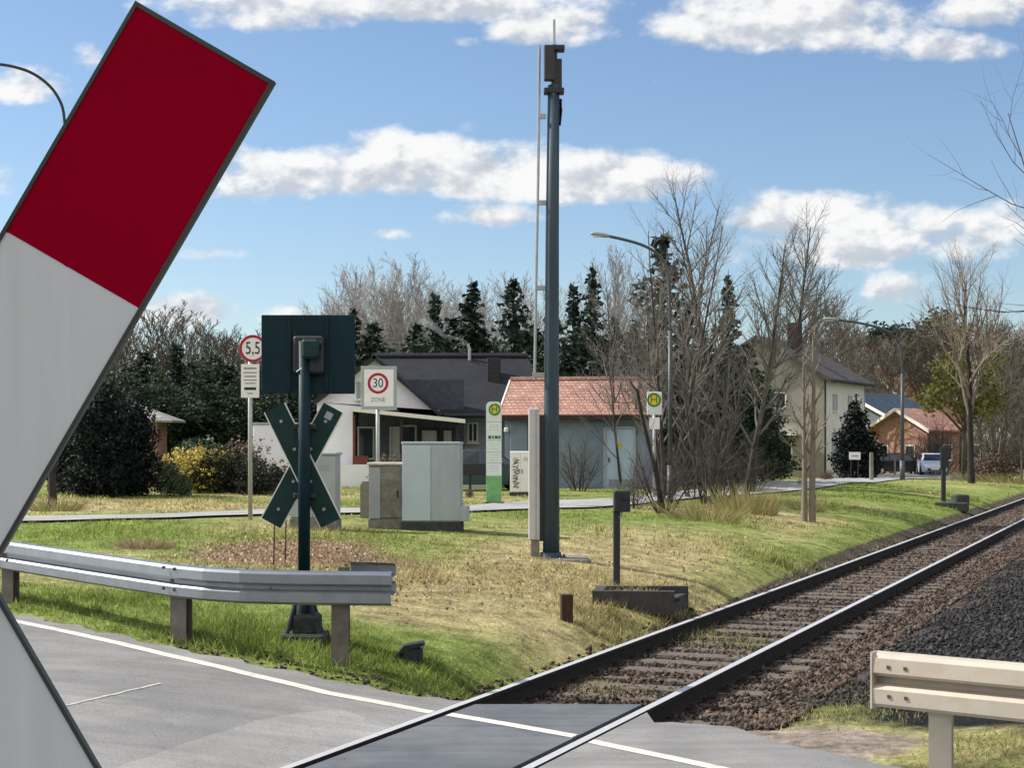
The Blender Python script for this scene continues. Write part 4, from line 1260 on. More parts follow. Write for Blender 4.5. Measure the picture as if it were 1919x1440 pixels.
# smoke
sm, nt, bs = newmat('smoke'); nt.nodes.remove(bs)
vol = nt.nodes.new('ShaderNodeVolumePrincipled'); vol.inputs['Color'].default_value = (.85, .87, .9, 1); vol.inputs['Density'].default_value = .7
nt.links.new(vol.outputs[0], [n_ for n_ in nt.nodes if n_.type == 'OUTPUT_MATERIAL'][0].inputs['Volume'])
sp = [W(875, 644, D2 + 2.4), W(866, 637, D2 + 2.4), W(848, 633, D2 + 2.4), W(832, 630, D2 + 2.5), W(818, 616, D2 + 2.7), W(800, 604, D2 + 2.9), W(785, 600, D2 + 3.2)]
so = MB().tube(sp, [.05, .07, .08, .09, .13, .2, .05], 12).build('smoke', sm); so['kind'] = 'stuff'; so['label'] = 'thin pale smoke drifting from the bungalow flue'

# --- garden wall left of the bungalow
a, b = W(474, 796, 52), W(600, 796, 52); zt = a.z
o = MB().box(((a.x + b.x) / 2, 52.1, (zt + gz - .5) / 2), (b.x - a.x, .25, zt - gz + .5), bev=.02)
t = thing('garden_wall', 'white rendered garden wall behind the pole and dark shrubs', 'wall', ((a.x + b.x) / 2, 52.1, gz)); o.build('wall', M['wallwhite'], t)
MB().box(((a.x + b.x) / 2, 52.1, zt + .03), (b.x - a.x + .1, .34, .06), bev=.01).build('coping', M['wallgrey'], t)
# low wall right of the porch
a, b = W(862, 892, 51), W(912, 930, 51); gz2 = Z(a.x, 51)
t = thing('garden_wall', 'low pinkish white wall under the dark board by the stele', 'wall', ((a.x + b.x) / 2, 51, gz2))
MB().box(((a.x + b.x) / 2, 51.1, (a.z + gz2 - .3) / 2), (b.x - a.x, .2, a.z - gz2 + .3), bev=.02).build('wall', M['wallwhite'], t)
MB().box(((a.x + b.x) / 2, 51.1, a.z + .025), (b.x - a.x + .06, .28, .05), bev=.01).build('coping', M['wallgrey'], t)
# dark board on a post
p = Vector((W(881, 0, 46).x, 46, Z(W(881, 0, 46).x, 46))); t = thing('dark_board', 'black notice board on a short post in front of the parked dark teal car', 'board', p)
a, b = W(863, 869, 46), W(911, 891, 46); MB().box(((a.x + b.x) / 2, 46, (a.z + b.z) / 2), (b.x - a.x, .05, a.z - b.z), bev=.01).build('board', M['black'], t)
m2 = MB(); m2.box((p.x, 46.06, (p.z + a.z) / 2 - .1), (.07, .07, a.z - p.z), bev=.005); m2.build('post', M['wood'], t)

# --- transformer building with red roof
d = 52.0; rot = R(-9)
gz3 = Z(W(1080, 0, d).x, d)
o3 = Vector((W(1080, 0, d).x, d, gz3))
t = thing('transformer_building', 'pale blue grey utility building with a red tiled roof and pale door', 'building', o3)
sc = F / d
xl, xr = (943 - 1080) / sc, (1208 - 1080) / sc
ze = W(0, 778, d).z - gz3; zrdg = W(0, 712, d + 2.2).z - gz3


def TB(m_, c, size, **k): return m_.box((o3.x + c[0], o3.y + c[1], o3.z + c[2]), size, **k)


TBm = MB(); TB(TBm, ((xl + xr) / 2, 2.3, ze / 2 - .3), (xr - xl, 4.4, ze + .6)); TBm.build('wall', M['wallblue'], t)
def P3(x, y, z): return (o3.x + x, o3.y + y, o3.z + z)
rm = MB(); sh = .12
roof_mesh(rm, [P3(xl - .15, -.25, ze), P3(xr + .25, -.25, ze), P3(xr + .25, 2.3, zrdg), P3(xl - .15, 2.3, zrdg)], .1)
roof_mesh(rm, [P3(xl - .15, 2.31, zrdg), P3(xr + .25, 2.31, zrdg), P3(xr + .25, 4.9, ze), P3(xl - .15, 4.9, ze)], .1)
ro = rm.build('roof', M['roofred'], t)
m2 = MB(); m2.tube([P3(xl - .15, 2.3, zrdg + .02), P3(xr + .25, 2.3, zrdg + .02)], .09, 8); m2.build('ridge_tiles', M['roofred'], ro)
m2 = MB()
for x in (xl - .17, xr + .27):
    for (y0, y1, z0, z1) in ((-.25, 2.3, ze, zrdg), (4.9, 2.3, ze, zrdg)):
        m2.prism([P3(x - .03, y0, z0 - .14), P3(x - .03, y1, z1 - .14), P3(x - .03, y1, z1 + .02), P3(x - .03, y0, z0 + .02)], (.05, 0, 0))
m2.build('verge_board', M['fascia'], ro)
m2 = MB(); TB(m2, ((xl + xr) / 2, -.27, ze - .1), (xr - xl + .4, .06, .16)); m2.build('eaves_board', M['wood'], ro)
m2 = MB()
for yy in (0.05, 4.55):
    m2.prism([P3(xl + .02, 0.02, ze - .02), P3(xl + .02, 4.5, ze - .02), P3(xl + .02, 2.3, zrdg - .1)], (.1, 0, 0)); m2.prism([P3(xr - .12, 0.02, ze - .02), P3(xr - .12, 4.5, ze - .02), P3(xr - .12, 2.3, zrdg - .1)], (.1, 0, 0)); break
m2.build('gable', M['wallblue'], t)


def tx3(x): return (x - 1080) / sc


def tz3(y): return W(0, y, d).z - gz3


do = MB(); TB(do, (tx3(1161), .085, (tz3(804) + tz3(916)) / 2), (57 / sc, .06, 112 / sc), bev=.01); do = do.build('door', M['doorpale'], t)
m2 = MB()
for x in (tx3(1133), tx3(1189)): TB(m2, (x, .06, (tz3(804) + tz3(916)) / 2), (.07, .12, 112 / sc + .07))
TB(m2, (tx3(1161), .06, tz3(804) + .035), (57 / sc - .07, .12, .07)); m2.build('door_frame', M['wallgrey'], do)
m2 = MB()
for k in range(9): TB(m2, (tx3(1163), .045, tz3(899) - k * .028), (44 / sc, .02, .016))
m2.build('louvre', M['cab2'], do)
m2 = MB(); TB(m2, (tx3(1160), .05, tz3(836)), (.17, .012, .17)); m2.build('warning_plate', M['hyellow'], do)
m2 = MB(); TB(m2, (tx3(1141), .03, tz3(862)), (.04, .05, .14), bev=.008); m2.build('handle', M['darksteel'], do)
m2 = MB(); TB(m2, (tx3(976), .085, (tz3(785) + tz3(915)) / 2), (44 / sc, .05, 128 / sc), bev=.01); d2 = m2.build('service_door', M['wallblue'], t)
m2 = MB(); TB(m2, (tx3(990), .05, (tz3(782) + tz3(916)) / 2), (.08, .06, 132 / sc)); m2.build('downpipe', M['darksteel'], t)
m2 = MB(); TB(m2, (tx3(947), .03, tz3(806)), (.14, .14, .16), bev=.03); m2.build('wall_lamp', M['fascia'], t)
m2 = MB(); TB(m2, (tx3(1120), .08, (tz3(790) + tz3(916)) / 2), (.6, .04, 124 / sc)); m2.build('wall_panel', mat('panel_blue', (.17, .24, .33), .8, var=.1), t)
t.rotation_euler.z = rot

# --- two storey house on the right
c0 = W(1545, 880, 95.0); gz4 = Z(c0.x, 95)
t = thing('house', 'two storey cream house with brown roof behind the bare trees', 'house', (c0.x, 95, gz4))
u = Vector((.456, .89, 0)); v = Vector((-.89, .456, 0)); o4 = Vector((c0.x, 95, 0))
ze = W(0, 708, 95).z; za = W(0, 634, 96.8).z


def HP(a, b, z): q = o4 + v * a + u * b; return Vector((q.x, q.y, z))


Lg, Ll = 8.2, 9.0
m2 = MB(); m2.prism([HP(0, 0, gz4 - .6), HP(Lg, 0, gz4 - .6), HP(Lg, 0, ze), HP(Lg / 2, 0, za), HP(0, 0, ze)], u * .3); m2.build('gable_wall', M['wallcream_shade'], t)
m2 = MB(); m2.prism([HP(0, .3, gz4 - .6), HP(0, Ll, gz4 - .6), HP(0, Ll, ze), HP(0, .3, ze)], v * .3); m2.build('side_wall', M['wallpale'], t)
m2 = MB(); m2.prism([HP(0, Ll, gz4 - .6), HP(Lg, Ll, gz4 - .6), HP(Lg, Ll, ze), HP(Lg / 2, Ll, za), HP(0, Ll, ze)], u * .3); m2.prism([HP(Lg, .3, gz4 - .6), HP(Lg, Ll, gz4 - .6), HP(Lg, Ll, ze), HP(Lg, .3, ze)], -v * .3); m2.build('rear_wall', M['wallcream_shade'], t)
rm = MB(); up = Vector((0, 0, .16))
roof_mesh(rm, [HP(-.6, -.5, ze - .28) + up, HP(-.6, Ll + .7, ze - .28) + up, HP(Lg / 2, Ll + .7, za) + up, HP(Lg / 2, -.5, za) + up], .18)
roof_mesh(rm, [HP(Lg + .6, -.5, ze - .28) + up, HP(Lg + .6, Ll + .7, ze - .28) + up, HP(Lg / 2 + .01, Ll + .7, za) + up, HP(Lg / 2 + .01, -.5, za) + up], .18)
ro = rm.build('roof', M['roofbrown'], t)
m2 = MB(); q = HP(Lg / 2 - 1.3, 3.2, za - .2); m2.box((q.x, q.y, za + .1), (.75, .75, 2.0), rz=R(-27), bev=.03); m2.build('chimney', M['wood'], ro)
m2 = MB(); m2.tube([HP(-.62, -.5, ze - .17), HP(-.62, Ll + .7, ze - .17)], .09, 8); m2.tube([HP(-.07, -.07, ze - .2), HP(-.07, -.07, gz4)], .06, 8); m2.build('gutter', M['darksteel'], ro)


def face_window(parent, org, ax, nrm, a, z, w, h, glass, frame):
    """window on any vertical wall: org + ax*a, facing nrm"""
    f = MB(); rz = math.atan2(ax.y, ax.x)
    c_ = org + ax * a + nrm * .02; c_.z = z
    for k in (-1, 1): f.box(c_ + ax * (k * (w / 2 - .04)), (.08, .07, h), rz=rz)
    for k in (-1, 1): f.box(c_ + Vector((0, 0, k * (h / 2 - .04))), (w - .16, .07, .08), rz=rz)
    fo = f.build('window', frame, parent)
    g_ = MB(); g_.box(c_ - nrm * .01, (w - .16, .02, h - .16), rz=rz); g_.build('pane', glass, fo)
    s_ = MB(); s_.box(c_ + nrm * .06 - Vector((0, 0, h / 2 + .03)), (w + .15, .2, .06), rz=rz); s_.build('sill', M['fascia'], fo)


for (a_, yy, w, h) in ((2.85, 750, 1.05, .95), (5.6, 750, 1.05, .95), (2.6, 848, 1.3, 1.2), (5.6, 848, 1.3, 1.2)):
    face_window(t, o4, v, -u, a_, W(0, yy, 96).z, w, h, M['glass'], M['fascia'])
for (b_, yy, w, h) in ((2.2, 755, .9, 1.0), (5.6, 755, .9, 1.0), (2.0, 840, .9, 1.9), (5.6, 832, 1.0, 1.1)):
    face_window(t, o4, u, -v, b_, W(0, yy, 97).z, w, h, M['paneshade'], M['wallgrey'])
m2 = MB(); q = HP(3.0, -.7, W(0, 815, 96).z); m2.box((q.x, q.y, q.z), (3.0, 1.4, .12), rz=math.atan2(v.y, v.x)); m2.build('porch_slab', M['fascia'], t)

# --- low house with blue roof, and house with orange roof behind it


def simple_house(name, label, corner_px, dd, ang, Lg, Ll, yeave, yapex, wallm, roofm, gable_wall=None, chim=None, wins=()):
    c0 = W(*corner_px, dd); g_ = Z(c0.x, dd); o_ = Vector((c0.x, dd, 0))
    t = thing(name, label, 'house', (c0.x, dd, g_))
    u = Vector((math.sin(R(ang)), math.cos(R(ang)), 0)); v = Vector((-u.y, u.x, 0))
    ze = W(0, yeave, dd).z; za = W(0, yapex, dd).z

    def HP(a, b, z): q = o_ + v * a + u * b; return Vector((q.x, q.y, z))
    m2 = MB()
    m2.prism([HP(0, 0, g_ - .8), HP(Lg, 0, g_ - .8), HP(Lg, 0, ze), HP(Lg / 2, 0, za), HP(0, 0, ze)], u * .3)
    m2.build('gable_wall', gable_wall or wallm, t); m2 = MB()
    m2.prism([HP(0, Ll, g_ - .8), HP(Lg, Ll, g_ - .8), HP(Lg, Ll, ze), HP(Lg / 2, Ll, za), HP(0, Ll, ze)], u * .3)
    m2.build('rear_wall', gable_wall or wallm, t)
    m2 = MB(); m2.prism([HP(0, .3, g_ - .8), HP(0, Ll, g_ - .8), HP(0, Ll, ze), HP(0, .3, ze)], v * .3); m2.build('side_wall', wallm, t); m2 = MB(); m2.prism([HP(Lg, .3, g_ - .8), HP(Lg, Ll, g_ - .8), HP(Lg, Ll, ze), HP(Lg, .3, ze)], -v * .3); m2.build('side_wall', wallm, t)
    rm = MB(); up = Vector((0, 0, .14)); ov = .5
    dz = (za - ze) / (Lg / 2) * ov
    roof_mesh(rm, [HP(-ov, -.4, ze - dz) + up, HP(-ov, Ll + .7, ze - dz) + up, HP(Lg / 2, Ll + .7, za) + up, HP(Lg / 2, -.4, za) + up], .16)
    roof_mesh(rm, [HP(Lg + ov, -.4, ze - dz) + up, HP(Lg + ov, Ll + .7, ze - dz) + up, HP(Lg / 2 + .01, Ll + .7, za) + up, HP(Lg / 2 + .01, -.4, za) + up], .16)
    ro = rm.build('roof', roofm, t)
    m2 = MB()
    for (a0, a1) in ((-ov, Lg / 2), (Lg + ov, Lg / 2)):
        z0, z1 = ze - dz, za
        m2.prism([HP(a0, -.43, z0 - .08), HP(a1, -.43, z1 - .08), HP(a1, -.43, z1 + .16), HP(a0, -.43, z0 + .16)], -u * .05)
    m2.build('verge_board', M['fascia'], ro)
    if chim:
        q = HP(Lg / 2 + chim[0], chim[1], za); m2 = MB(); m2.box((q.x, q.y, za + .1), (.7, .7, chim[2]), rz=R(-ang), bev=.03); m2.build('chimney', M['brick'], ro)
    for (a_, z_, w, h) in wins: face_window(t, o_, v, -u, a_, g_ + z_, w, h, M['glass'], M['fascia'])
    for (b_, z_) in ((2.0, 1.5), (5.0, 1.5)): face_window(t, o_, u, -v, b_, g_ + z_, 1.0, 1.1, M['glass'], M['fascia'])
    return t


simple_house('house', 'low house with dark blue roof right of the cream house', (1684, 880), 118, 55, 9.6, 5, 790, 737, M['wallslate'], M['roofblue'], wins=((1.6, 1.5, 1.0, 1.1), (3.8, 1.5, 1.0, 1.1)))
simple_house('house', 'far house with orange tiled roof rising above the blue roof', (1742, 880), 132, 50, 10, 5, 792, 704, M['brick'], M['rooforange'], chim=(.4, .6, 1.9), wins=((2, 1.5, 1.1, 1.2), (5, 1.5, 1.1, 1.2)))

simple_house('house', 'low orange brick house with pale pink roof behind the parked cars', (1738, 880), 109, 55, 5.0, 3.0, 803, 768, M['brick'], M['roofpink'], wins=((1.5, 1.5, .9, 1.0), (3.9, 1.5, .9, 1.0)))

# --- little brick pavilion among the trees on the left
d = 58.0; a, b = W(236, 788, d), W(325, 788, d); g_ = Z(a.x, d)
t = thing('garden_house', 'small orange brick hut with grey hipped roof among dark conifers', 'hut', ((a.x + b.x) / 2, d, g_))
xa, xb = W(240, 0, d).x, W(294, 0, d).x
MB().box(((xa + xb) / 2, d + .9, (g_ - .4 + a.z) / 2), (xb - xa, 1.6, a.z - g_ + .4)).build('wall', M['brick'], t)
ap = W(255, 756, d + 1); m2 = MB(); q = [Vector((a.x, d - .2, a.z)), Vector((b.x, d - .2, a.z)), Vector((b.x, d + 2.2, a.z)), Vector((a.x, d + 2.2, a.z))]; tip = Vector((ap.x, d + 1, ap.z))
m2.add([*q, tip, *[v_ - Vector((0, 0, .08)) for v_ in q]], [(0, 1, 4), (1, 2, 4), (2, 3, 4), (3, 0, 4), (0, 5, 6, 1), (1, 6, 7, 2), (2, 7, 8, 3), (3, 8, 5, 0), (5, 8, 7, 6)]); m2.build('roof', M['roofgrey'], t)
window(t, W(262, 0, d).x, d + .095, W(0, 815, d).z, .5, .5, M['glass'], M['wood'])


# ------------------------------------------------------------------ lamps
def lamp(label, base_px, dd, pts, head, wd, rz=0, mt=None):
    b = W(base_px[0], 0, dd); g_ = Z(b.x, dd)
    t = thing('street_lamp', label, 'street lamp', (b.x, dd, g_), 'street lamps with curved arms')
    mt = mt or M['lampcol']
    P = [Vector((b.x, dd, g_ - .2)), Vector((b.x, dd, g_ + 1.0))]
    MB().tube(P, wd * 1.35, 12).build('base_sleeve', mt, t, True)
    MB().tube([Vector((b.x, dd, g_ + .9)), W(*pts[0], dd)], [wd, wd * .8], 12).build('pole', mt, t, True)
    q = [W(*x, dd) for x in pts]
    for _ in range(2):
        q2 = [q[0]]
        for a_, b_ in zip(q[:-1], q[1:]): q2 += [a_.lerp(b_, .25), a_.lerp(b_, .75)]
        q = q2 + [q[-1]]
    MB().tube(q, [wd * .8] + [wd * .62] * (len(q) - 1), 10).build('arm', mt, t, True)
    h0, h1 = W(*head[0], dd), W(*head[1], dd); m2 = MB(); n_ = 7; r0 = (h1 - h0).length * .16
    m2.tube([h0.lerp(h1, k / n_) for k in range(n_ + 1)], [r0 * f_ for f_ in (.5, .8, .95, 1, 1, .95, .8, .4)], 12)
    for i in range(len(m2.v)):
        v_ = m2.v[i]; zc = h0.z + (h1.z - h0.z) * .5
        m2.v[i] = (v_[0], dd + (v_[1] - dd) * 1.3, zc + (v_[2] - zc) * .75)
    ho = m2.build('lamp_head', M['lamphead'], t, True)
    m2 = MB(); c_ = h0.lerp(h1, .62); m2.box((c_.x, dd, c_.z - r0 * .72), ((h1 - h0).length * .45, r0 * 1.6, r0 * .3), bev=r0 * .1); m2.build('lens', M['lampglass'], ho)
    return t


lamp('grey street lamp arching over the red roofed building', (1256, 0), 41, [(1256, 620), (1254.5, 525), (1248, 495), (1232, 474), (1205, 459), (1170, 449), (1142, 443)], ((1143, 444), (1106, 436)), .062)
lamp('slim street lamp with long arm above the parked cars', (1691, 0), 80, [(1691, 700), (1689, 652), (1680, 632), (1655, 616), (1610, 605), (1570, 600)], ((1572, 600), (1543, 597)), .10)
lamp('dark street lamp arm curving out from behind the red and white cross', (123, 0), 50, [(124, 300), (121, 212), (111, 184), (92, 158), (60, 135), (25, 124), (0, 120), (-60, 114)], ((-60, 114), (-125, 108)), .075, mt=M['darksteel'])


# ------------------------------------------------------------------ cars
def car(label, pos, heading, paint, hatch=True):
    x, y = pos; g_ = Z(x, y)
    t = thing('parked_car', label, 'car', (0, 0, 0), 'cars parked by the houses')
    st = [(-2.1, .70, .32, .62, .60, .62), (-1.95, .82, .25, .84, .70, .86), (-1.55, .86, .22, .92, .62, 1.30), (-.9, .87, .22, .93, .60, 1.43), (0, .87, .22, .92, .60, 1.46), (.55, .87, .22, .91, .60, 1.38), (1.15, .86, .22, .90, .64, .95), (1.75, .82, .24, .80, .62, .82), (2.05, .72, .30, .66, .55, .67), (2.12, .60, .36, .58, .5, .585)]
    vs = []; fs = []
    for (px, w, z0, zb_, wr, zr) in st:
        vs += [(px, -w * .92, z0), (px, -w, (z0 + zb_) / 2), (px, -w, zb_), (px, -wr, zr), (px, wr, zr), (px, w, zb_), (px, w, (z0 + zb_) / 2), (px, w * .92, z0)]
    for i in range(len(st) - 1):
        for j in range(8): fs.append((i * 8 + j, i * 8 + (j + 1) % 8, (i + 1) * 8 + (j + 1) % 8, (i + 1) * 8 + j))
    fs.append(tuple(range(8))); fs.append(tuple(len(vs) - 8 + j for j in range(8)))
    bo = MB().add(vs, fs).build('body', paint, t, False)
    m2 = MB()
    for sy in (-1, 1):
        def side(px, k):  # point on the tumblehome side between belt and roof
            xs = [s_[0] for s_ in st]; zb_ = np.interp(px, xs, [s_[3] for s_ in st]); zr = np.interp(px, xs, [s_[5] for s_ in st]); w = np.interp(px, xs, [s_[1] for s_ in st]); wr = np.interp(px, xs, [s_[4] for s_ in st])
            return (px, sy * (w + (wr - w) * k + .012), zb_ + (zr - zb_) * k)
        m2 = MB()
        for (x0, x1) in ((-1.45, -.78), (-.7, .0), (.08, .78)):
            m2.add([side(x0, .12), side(x1, .12), side(x1 - (.18 if x1 > .5 else 0), .86), side(x0 + (.1 if x0 < -1 else 0), .86)], [(0, 1, 2, 3)])
        m2.build('side_window', M['glass'], t)
    m2 = MB(); m2.add([(.62, -.56, 1.372), (.62, .56, 1.372), (1.12, .62, .995), (1.12, -.62, .995)], [(0, 1, 2, 3)])
    for i in range(4): v_ = m2.v[i]; m2.v[i] = (v_[0] + .012, v_[1], v_[2] + .014)
    m2.build('windscreen', M['glass'], t)
    m2 = MB(); m2.add([(-1.93, -.6, .90), (-1.93, .6, .90), (-1.58, .56, 1.27), (-1.58, -.56, 1.27)], [(0, 1, 2, 3)])
    for i in range(4): v_ = m2.v[i]; m2.v[i] = (v_[0] - .02, v_[1], v_[2] + .01)
    m2.build('rear_window', M['glass'], t)
    for (wx, sy) in ((1.3, 1), (1.3, -1), (-1.3, 1), (-1.3, -1)):
        wo = MB().lathe((wx, sy * .80 - .1, .31), [(.26, 0), (.31, .03), (.31, .17), (.26, .2)], 18, axis='Y').build('wheel', M['tyre'], t, False)
        MB().lathe((wx, sy * .80 + (.085 if sy > 0 else -.115), .31), [(.19, 0), (.19, .03)], 14, axis='Y').build('rim', M['rimmetal'], wo)
    for sy in (-1, 1):
        MB().box((2.03, sy * .56, .66), (.16, .26, .12), bev=.03, rz=-sy * .35).build('headlight', M['lampglass'], t)
        MB().box((-2.02, sy * .62, .76), (.10, .2, .16), bev=.02).build('taillight', M['signred'], t)
        MB().box((.78, sy * .95, .98), (.1, .16, .11), bev=.03).build('mirror', paint, t)
    MB().box((2.12, 0, .42), (.04, .95, .16), bev=.01).build('grille', M['black'], t)
    MB().box((2.145, 0, .46), (.012, .5, .1), bev=.002).build('number_plate', M['signwhite'], t)
    t.location = (x, y, g_); t.rotation_euler = (0, 0, R(heading))
    return t


p = W(1747, 889, 104); car('pale silver car facing the camera behind the slim black post', (p.x, 104), -100, M['carblue'])
p = W(1686, 886, 107); car('dark car parked side on beside the conifer bush', (p.x, 107), -8, M['cardark'])
p = W(893, 885, 49.5); car('dark teal car behind the black board and the stele', (p.x, 49.5), 8, M['carteal']).scale = (.9, .9, .88)

# ------------------------------------------------------------------ small things along the far verge
p = G(1768, 940); d = p.y
t = thing('track_signal', 'tall black marker post far along the track near the silver car', 'track signal', p)
MB().box((p.x, d, (p.z - .1 + W(0, 845, d).z) / 2), (7.5 * d / F, .14, W(0, 845, d).z - p.z + .1), bev=.01).build('post', M['darksteel'], t)
a, b = W(1761, 838, d), W(1776, 878, d); MB().box(((a.x + b.x) / 2, d - .09, (a.z + b.z) / 2), (b.x - a.x, .08, a.z - b.z), bev=.01).build('signal_head', M['darksteel'], t)
p = G(1790, 955); t = thing('concrete_plinth', 'small dark concrete plinth by the far black marker post', 'plinth', p)
m2 = MB(); m2.box((p.x, p.y + .4, p.z + .06), (60 * p.y / F, .8, .3), rz=R(-20), bev=.03); m2.build('slab', M['plinth'], t)
m2 = MB(); m2.box((p.x + .3, p.y + .5, p.z + .3), (.5, .35, .3), bev=.04, rz=R(15)); m2.build('box', M['trough'], t)
for i, (x, y0, y1, lab) in enumerate(((1633, 897, 848, 'grey concrete bollard in front of the dark conifer bush'), (1677, 889, 858, 'thin pale bollard in front of the dark parked car'))):
    d = 78 if i == 0 else 100; q = W(x, 0, d); g_ = Z(q.x, d); zt = W(0, y1, d).z
    o = MB().lathe((q.x, d, g_ - .1), [(.105 if i == 0 else .06, 0), (.10 if i == 0 else .055, zt - g_), (.08 if i == 0 else .04, zt - g_ + .09)], 12).build('bollard', M['conc'], None, False); tag(o, lab, 'bollard')
q = W(1602, 0, 88); g_ = Z(q.x, 88)
t = thing('notice_sign', 'small white notice sign low in front of the dark conifer bush', 'notice sign', (q.x, 88, g_))
a, b = W(1591, 848, 88), W(1612, 862, 88); MB().box((q.x, 88, (a.z + b.z) / 2), (b.x - a.x, .05, a.z - b.z), bev=.01).build('board', M['signwhite'], t)
m2 = MB()
for k in (-.2, .2): m2.box((q.x + k, 88.05, (g_ + b.z) / 2), (.05, .05, b.z - g_ + .1))
m2.build('leg', M['wood'], t)
m2 = MB(); m2.box((q.x, 87.973, (a.z + b.z) / 2), (.34, .004, .06)); m2.build('printed_lines', M['textgrey'], t)
# grey planter boxes by the cream house
p = W(1425, 0, 84); g_ = Z(p.x, 84); t = thing('waste_bin', 'grey box shaped waste bin below the cream house', 'waste bin', (p.x, 84, g_))
MB().box((p.x, 84, g_ + .75), (.95, .8, 1.5), bev=.05).build('bin', M['cab2'], t); MB().box((p.x, 84, g_ + 1.55), (1.02, .88, .1), bev=.03).build('lid', M['cab'], t)
# bare trunk stub at the left
p = G(97, 953); d = p.y; t = thing('tree_stump', 'dark pruned trunk standing on the lawn at the left edge of the cross', 'tree trunk', p)
m2 = MB(); m2.tube([p - Vector((0, 0, .2)), p + Vector((.02, 0, .3)), p + Vector((0, 0, .8)), p + Vector((.06, 0, 1.25))], [.12, .095, .085, .07], 10)
for k in range(7):
    a = k * .9; m2.tube([p + Vector((0, 0, .7 + .07 * k)), p + Vector((.2 * math.cos(a), .2 * math.sin(a), .95 + .08 * k))], [.03, .012], 6)
m2.build('trunk', M['barkdark'], t, True)


# ------------------------------------------------------------------ vegetation makers
def grow(mb_list, p, dr, L, r, lvl, P, rs):
    n_ = P['seg'][lvl]; pts = [p]; d_ = dr.normalized(); rad = [r]
    for i in range(n_):
        w = P['wob'][lvl]
        d_ = (d_ + Vector((rs.uniform(-w, w), rs.uniform(-w, w), rs.uniform(-w, w) + P['up'][lvl]))).normalized()
        pts.append(pts[-1] + d_ * (L / n_)); rad.append(r * (1 - (i + 1) / n_ * (1 - P['tip'][lvl])))
    rad = [max(q_, P['minr']) for q_ in rad]
    mb_list[min(lvl, 1) if lvl < 2 else 1].tube(pts, rad, P['sides'][lvl], cap=False)
    if lvl + 1 >= len(P['n']) + 1: return
    k = P['n'][lvl]
    for j in range(k):
        u = P['from'][lvl] + (1 - P['from'][lvl]) * (j + rs.random()) / k
        i = min(int(u * n_), n_ - 1); f_ = u * n_ - i
        q = pts[i].lerp(pts[i + 1], f_); rr = (rad[i] + (rad[i + 1] - rad[i]) * f_)
        ax = (pts[i + 1] - pts[i]).normalized()
        az = rs.uniform(0, 6.283) if lvl > 0 else j * 2.4 + rs.uniform(-.5, .5)
        sd = Vector((math.cos(az), math.sin(az), 0)); sd = (sd - ax * sd.dot(ax))
        if sd.length < .1: sd = Vector((1, 0, 0))
        sd.normalize()
        an = R(rs.uniform(*P['ang'][lvl]))
        nd = ax * math.cos(an) + sd * math.sin(an)
        ll = L * rs.uniform(*P['len'][lvl]) * (P['taper'](u) if lvl == 0 else (1.15 - .6 * u))
        grow(mb_list, q, nd, ll, min(rr * .75, r * P['rr'][lvl]), lvl + 1, P, rs)


def bare_tree(name, height, seed, kind='broad', twigm=None, barkm=None, stems=1, dens=1.0, lean=0.0, thick=1.0, minr=0.0):
    rs = random.Random(seed); t = bpy.data.objects.new(name, None); COL.objects.link(t)
    A, B = MB(), MB()
    P = dict(seg=[9, 6, 4, 3], wob=[.07, .16, .22, .28], up=[.03, .07, .07, .05], tip=[.12, .15, .2, .3], sides=[8, 5, 3, 3], n=[int(22 * dens), int(9 * dens), int(6 * dens)],
             ang=[(32, 58), (28, 55), (25, 60)], len=[(.38, .55), (.35, .55), (.35, .6)], rr=[.42, .5, .55], taper=lambda u: 1.15 - .75 * u)
    P['from'] = [.22, .2, .15]; P['minr'] = minr
    if kind == 'fan':
        P.update(ang=[(18, 42), (18, 38), (20, 45)], up=[.02, .09, .10, .07]); P['from'] = [.3, .2, .15]; P['len'] = [(.5, .68), (.35, .55), (.35, .6)]
    if kind == 'slim':
        P.update(ang=[(25, 45), (25, 45), (25, 50)], up=[.02, .10, .08, .05]); P['len'] = [(.22, .36), (.35, .55), (.35, .6)]; P['from'] = [.3, .2, .15]
    if kind == 'birch':
        P.update(ang=[(24, 46), (25, 45), (25, 50)], up=[.025, .07, .07, .05], wob=[.05, .13, .2, .25]); P['len'] = [(.26, .42), (.38, .56), (.35, .6)]; P['from'] = [.2, .2, .15]
    if kind == 'post':
        P.update(ang=[(25, 50), (25, 45), (25, 50)], up=[.03, .08, .08, .05], wob=[.018, .14, .2, .25], tip=[.3, .15, .2, .3]); P['len'] = [(.16, .3), (.35, .55), (.35, .6)]; P['from'] = [.3, .2, .15]
    if kind == 'bush':
        P.update(n=[int(12 * dens), int(7 * dens)], seg=[6, 4, 3], up=[.05, .06, .04, .02])
        P['from'] = [.12, .1]; P['len'] = [(.4, .6), (.4, .6)]
    for k in range(stems):
        an = 6.283 * k / max(stems, 1) + rs.uniform(-.4, .4); ln = (lean if stems == 1 else (rs.uniform(.08, .3) if kind != 'post' else .015)) if kind != 'bush' else rs.uniform(.1, .75)
        hh = height * (1 if k == 0 else rs.uniform(.7, .98)); r = hh * .0125 * thick * (1 if stems < 3 else .75)
        if kind == 'bush': r = hh * .012
        grow([A, B], Vector((math.cos(an) * .12 * (stems > 1), math.sin(an) * .12 * (stems > 1), -.2)), Vector((math.cos(an) * ln, math.sin(an) * ln, 1)), hh, r, 0, P, rs)
    A.build('trunk', barkm or M['bark'], t, True, fixn=False); B.build('crown', twigm or M['twig'], t, False, fixn=False)
    return t


